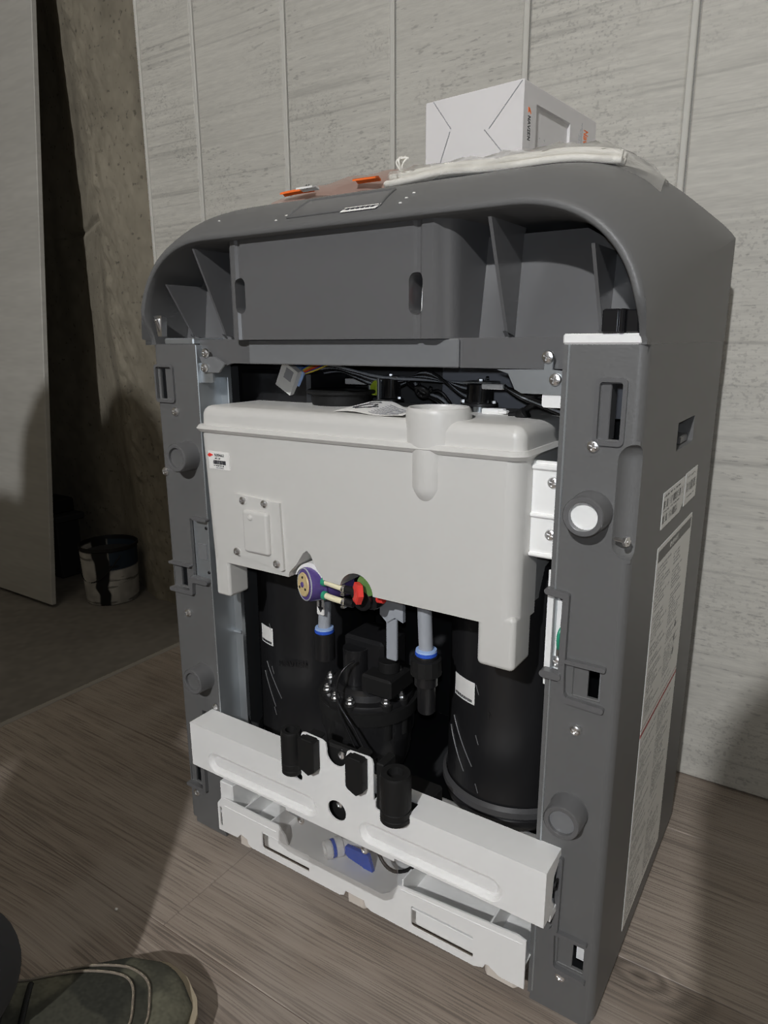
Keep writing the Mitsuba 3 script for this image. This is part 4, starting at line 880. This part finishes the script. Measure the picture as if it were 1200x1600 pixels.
# pinkish bag with an orange tube
ob = 'document_bag'
labels[ob] = {'label': 'clear pinkish plastic bag holding an orange strip, lying on the left of the hood', 'category': 'bag'}
def obpt(s, t):
    x, y = .072+.135*s-.02*t, .086+.055*s+.085*t
    b = hood_z(x, y); hh = (.010+.015*s)*math.sin(math.pi*min(t*1.0, 1))**.6*math.sin(math.pi*np.clip(s*.75+.10, 0, 1))**.5
    return (x, y, b+.0008+hh+.0012*math.sin(s*23+t*11))
add(ob+'__bag', slab([[obpt(s, t) for t in np.linspace(0, 1, 13)] for s in np.linspace(0, 1, 24)], (0, 0, .0003)), 'bag_pink', True, label='pinkish clear plastic bag')
def strip(P, w, h, mat, key, **k):
    P = np.array(P, float); P = np.c_[P, hood_z(P[:, 0], P[:, 1])]
    d = np.gradient(P[:, :2], axis=0); d /= np.linalg.norm(d, axis=1, keepdims=True); n = np.c_[-d[:, 1], d[:, 0]]
    V = np.stack([np.c_[P[:, :2]+n*w, P[:, 2]+h], np.c_[P[:, :2], P[:, 2]+h+.0016], np.c_[P[:, :2]-n*w, P[:, 2]+h]], 1)
    return add(key, slab(V, (0, 0, -.0016)), mat, 30, **k)
strip([(.0860, .0900), (.0950, .0925), (.1050, .0950), (.1150, .0975)], .005, .0085, 'orange', ob+'__orange_strip', label='orange strip')
strip([(.1500, .1150), (.1600, .1170), (.1720, .1190)], .006, .0105, 'orange', ob+'__orange_strip')
strip([(.1080, .0880), (.1160, .0890), (.1250, .0900)], .006, .0095, 'paper', ob+'__white_tag', label='small white tag')
text(ob+'__tag_print', 'N', .0045, 'ink', np.array([[1, 0, 0, .1140], [0, .6, -.8, .0870], [0, .8, .6, hood_z(np.array(.114), np.array(.087))+.0090], [0, 0, 0, 1.]]), True)
# small flecks on the hood
FL = ('tiny white fleck on the hood right of the display window, uppermost of three', 'tiny white fleck on the hood right of the display window, middle of three', 'tiny white fleck on the hood right of the display window, lowest of three', 'single white fleck near the left end of the hood just above its lip', 'tiny white fleck on the hood left of the display window, upper of two', 'tiny white fleck on the hood left of the display window, lower of two')
for i, (x, y) in enumerate(((.2790, .0020), (.2762, -.0031), (.2742, -.0077), (.0960, .0000), (.1720, -.0050), (.1650, -.0090))):
    add('plaster_fleck', mm(m3.Manifold.sphere(.0011, 8).scale((1.3, .9, .6)).translate((x, y, float(hood_z(np.array(x), np.array(y)))+.0003))), 'paper', True, label=FL[i], category='debris', group='flecks on the hood')
add('floor_crumb', mm(m3.Manifold.sphere(.0018, 8).scale((1, .8, .7)).translate((.0360, -.1222, .0012))), 'paper', True, label='tiny white crumb alone on the dark floor left of the appliance', category='debris')

# ================================================================ left background
def leaning():
    L = 1.38; q = trimesh.creation.box((.62, .010, L)); q.apply_translation([-.31, .005, L/2])
    q = bx(-.54, 0, 0, .010, 0, L, .0012)
    q.apply_transform(trimesh.transformations.rotation_matrix(-math.atan2(.1010, 1.08), [1, 0, 0])); q.apply_translation([-.7300, .2850, .0008]); return q
add('leaning_sheet', leaning(), 'sheet', False, label='tall pale grey panel sheet leaning against the concrete at the left edge', category='panel')
bu = 'paint_bucket'
labels[bu] = {'label': 'small paint-smeared bucket with a blue label on the floor by the concrete wall', 'category': 'bucket'}
bcx, bcy = -.6820, .3920
add(bu+'__body', lathe([(1e-6, 0), (.0500, 0), (.0515, .002), (.0560, .112), (.0580, .114), (.0580, .119), (.0555, .120), (.0545, .114), (.0500, .006), (1e-6, .005)], (bcx, bcy, .0-.006+.0004), (0, 0, 1), 48), 'bucket_wall', 30)
add(bu+'__paint', lathe([(1e-6, .0980), (.0540, .0985), (.0540, .1000), (1e-6, .1000)], (bcx, bcy, -.006), (0, 0, 1), 40), 'cavity', 30)
th = np.linspace(math.pi*1.02, math.pi*1.98, 30)
add(bu+'__handle', tube(np.c_[bcx+.0575*np.cos(th), bcy-.012-.040*(-np.sin(th)), .100-.058*np.abs(np.sin(th))**1.2], .0014, 8, smooth=False), 'black_matt', True)
add('dark_box', cat([bx(-1.10, -.875, .400, .455, -.0055, .125, .003), bx(-1.12, -.86, .392, .462, .125, .140, .003)]), 'cavity', 25, label='dark lidded box in the shadow behind the leaning panel', category='box')
add('dark_tray', cat([bx(-1.08, -.885, .400, .455, .1402, .172, .004)]), 'black_matt', 25, label='black tray on top of the dark lidded box', category='tray')

# ================================================================ the photographer (boot toe in frame)
ps, ph = 'person', 'person_001'
labels[ps] = {'label': 'crouching person whose camouflage boot toe shows at the lower left of the floor', 'category': 'person'}
labels[ph] = {'label': 'photographer crouching out of frame behind the camera, in dark clothes', 'category': 'person'}
def bodymesh(bones, ref=.012, it=14):
    M = m3.Manifold()
    for (a, ra), (b, rb) in bones:
        M = M + m3.Manifold.batch_hull([m3.Manifold.sphere(ra, 20).translate(tuple(a)), m3.Manifold.sphere(rb, 20).translate(tuple(b))])
    t = mm(M.refine_to_length(ref)); t.merge_vertices(); trimesh.smoothing.filter_taubin(t, iterations=it); return t
V3 = lambda *a: np.array(a, float)
def figure(root, hip, chest, neck, head, look, lsh, rsh, lel, lwr, rel, rwr, lhip, lkn, lan, rhip, rkn, ran):
    bones = [((lhip, .095), (rhip, .095)), ((hip, .12), (chest, .13)), ((lsh, .058), (rsh, .058)), ((chest, .11), (neck, .055)), ((lhip, .088), (lkn, .062)), ((lkn, .061), (lan, .046)), ((rhip, .088), (rkn, .062)), ((rkn, .061), (ran, .046)),
             ((lsh, .054), (lel, .044)), ((lel, .042), (lwr, .031)), ((rsh, .054), (rel, .044)), ((rel, .042), (rwr, .031))]
    add(root+'__clothed_body', bodymesh(bones), 'fabric', True)
    f = np.array(look, float); f /= np.linalg.norm(f)
    add(root+'__head', bodymesh([((neck, .050), (head-V3(0, 0, .05), .052)), ((head, .082), (head+f*.03-V3(0, 0, .06), .055)), ((head+f*.065-V3(0, 0, .030), .016), (head+f*.083-V3(0, 0, .042), .012))], .010, 6), 'skin', True)
    add(root+'__hair', bodymesh([((head-f*.02+V3(0, 0, .022), .087), (head-f*.035-V3(0, 0, .02), .079))], .010, 4), 'black_matt', True)
    for wr_, el_, s in ((lwr, lel, 1), (rwr, rel, -1)):
        d = (wr_-el_)/np.linalg.norm(wr_-el_); n = np.cross(d, [0, 0, 1.]); n /= np.linalg.norm(n); u = np.cross(n, d)
        pal = wr_+d*.05; B = [((wr_, .024), (pal, .026))]
        for k in range(4):
            base = pal+n*(-.024+.016*k)+d*.020; tip = base+d*(.030, .036, .038, .028)[k]-u*.010; B += [((base, .0100), (tip, .0092)), ((tip, .0092), (tip+d*.012-u*.018, .0082))]
        tb = wr_+n*(.024*s)+d*.03; B += [((wr_, .014), (tb, .011)), ((tb, .011), (tb+d*.03+n*.010*s-u*.006, .0095))]
        add(root+'__hand', bodymesh(B, .004, 6), 'skin', True)
# crouching helper at the left, one foot forward
figure(ps, V3(-.02, -.90, .36), V3(-.04, -.74, .68), V3(-.045, -.67, .755), V3(-.05, -.62, .805), (.6, .8, -.3), V3(-.175, -.70, .745), V3(.09, -.74, .72), V3(-.28, -.56, .50), V3(-.14, -.44, .42), V3(.13, -.66, .48), V3(.10, -.56, .50),
       V3(-.11, -.88, .33), V3(-.22, -.52, .40), V3(-.25, -.70, .085), V3(.06, -.90, .33), V3(.110, -.525, .405), V3(.088, -.281, .100))
# photographer at the right, behind the camera
P_ = V3(-.034, 0, 0)
figure(ph, *[q if isinstance(q, tuple) else q+P_ for q in (V3(.70, -1.00, .30), V3(.72, -.78, .45), V3(.675, -.68, .555), V3(.656, -.60, .655), (-.4, .8, -.35), V3(.62, -.76, .49), V3(.89, -.80, .51), V3(.575, -.70, .40), V3(.600, -.535, .455), V3(.90, -.66, .38), V3(.71, -.540, .47),
       V3(.62, -1.00, .29), V3(.60, -.66, .27), V3(.60, -.86, .085), V3(.79, -1.00, .29), V3(.95, -.66, .36), V3(.93, -.88, .090))])
def boot(heel, direction, key):
    d = np.array([*direction, 0.]); d /= np.linalg.norm(d); n = np.array([-d[1], d[0], 0])
    L = .255; st = np.linspace(0, 1, 46); V = []; cols = 40
    th = np.linspace(0, 2*np.pi, cols, endpoint=False)
    wid = lambda s: np.interp(s, [0, .03, .1, .3, .5, .7, .82, .92, .97, 1], [.004, .024, .034, .034, .037, .049, .050, .040, .026, .003])
    hei = lambda s: np.interp(s, [0, .03, .12, .30, .42, .55, .7, .85, .94, .98, 1], [.05, .080, .084, .078, .066, .052, .044, .039, .035, .030, .024])
    for s in st:
        w, h = wid(s), hei(s); c = np.asarray(heel)+d*L*s; ring = []
        for t in th:
            cx_, cz_ = math.cos(t), math.sin(t); ring.append(c+n*w*np.sign(cx_)*abs(cx_)**.75+np.array([0, 0, .020+(h-.020)*(.5+.5*np.sign(cz_)*abs(cz_)**.8)]))
        V.append(ring)
    m = grid(np.array(V), True); m.fix_normals()
    add(key, m, 'camo', True, label='camouflage-patterned work boot with pale stitching')
    out = [(np.asarray(heel)+d*L*s+n*(wid(s)+.003)) for s in np.linspace(.0, 1, 40)]+[(np.asarray(heel)+d*L*s-n*(wid(s)+.003)) for s in np.linspace(1, 0, 40)]
    sp = Polygon([(p[0], p[1]) for p in out]).buffer(.003).buffer(0)
    add(key+'__sole', ex_xy(sp, .0004, .022), 'sole', 30)
    add(key+'__welt', ex_xy(sp.buffer(.0008).difference(sp.buffer(-.0045)), .0200, .0228), 'thread', 30)
    def surf(s, t, lift=.0008):
        w, h = wid(s), hei(s); cx_, cz_ = math.cos(t), math.sin(t); p = np.asarray(heel)+d*L*s+n*(w+lift)*np.sign(cx_)*abs(cx_)**.75+np.array([0, 0, .020+(h+lift-.020)*(.5+.5*np.sign(cz_)*abs(cz_)**.8)]); return p
    for ds in (0, -.045):
        P = [surf(.885+ds-(.50 if ds else .34)*abs(math.cos(t))**3, t) for t in np.linspace(.16, math.pi-.16, 60)]
        add(key+'__seam', tube(P, .0011, 6, smooth=False), 'sole', True)
        stt = [tube([P[i]+[0, 0, .0006], P[i+1]+[0, 0, .0006]], .0005, 5, smooth=False) for i in range(0, 58, 2)]
        add(key+'__stitching', cat(stt), 'thread', True, kind='stuff')
    for k in range(5):
        s = .34+.055*k; P = [surf(s, t, .003) for t in np.linspace(math.pi*.34, math.pi*.66, 9)]
        add(key+'__lace', tube(P, .0022, 6), 'black_matt', True)
boot((.0200, -.3560, 0), (.190, .222), ps+'__boot'); boot((-.25, -.73, 0), (.1, 1), ps+'__boot')
boot((.566, -.90, 0), (-.05, 1), ph+'__boot'); boot((.90, -.93, 0), (.1, 1), ph+'__boot')
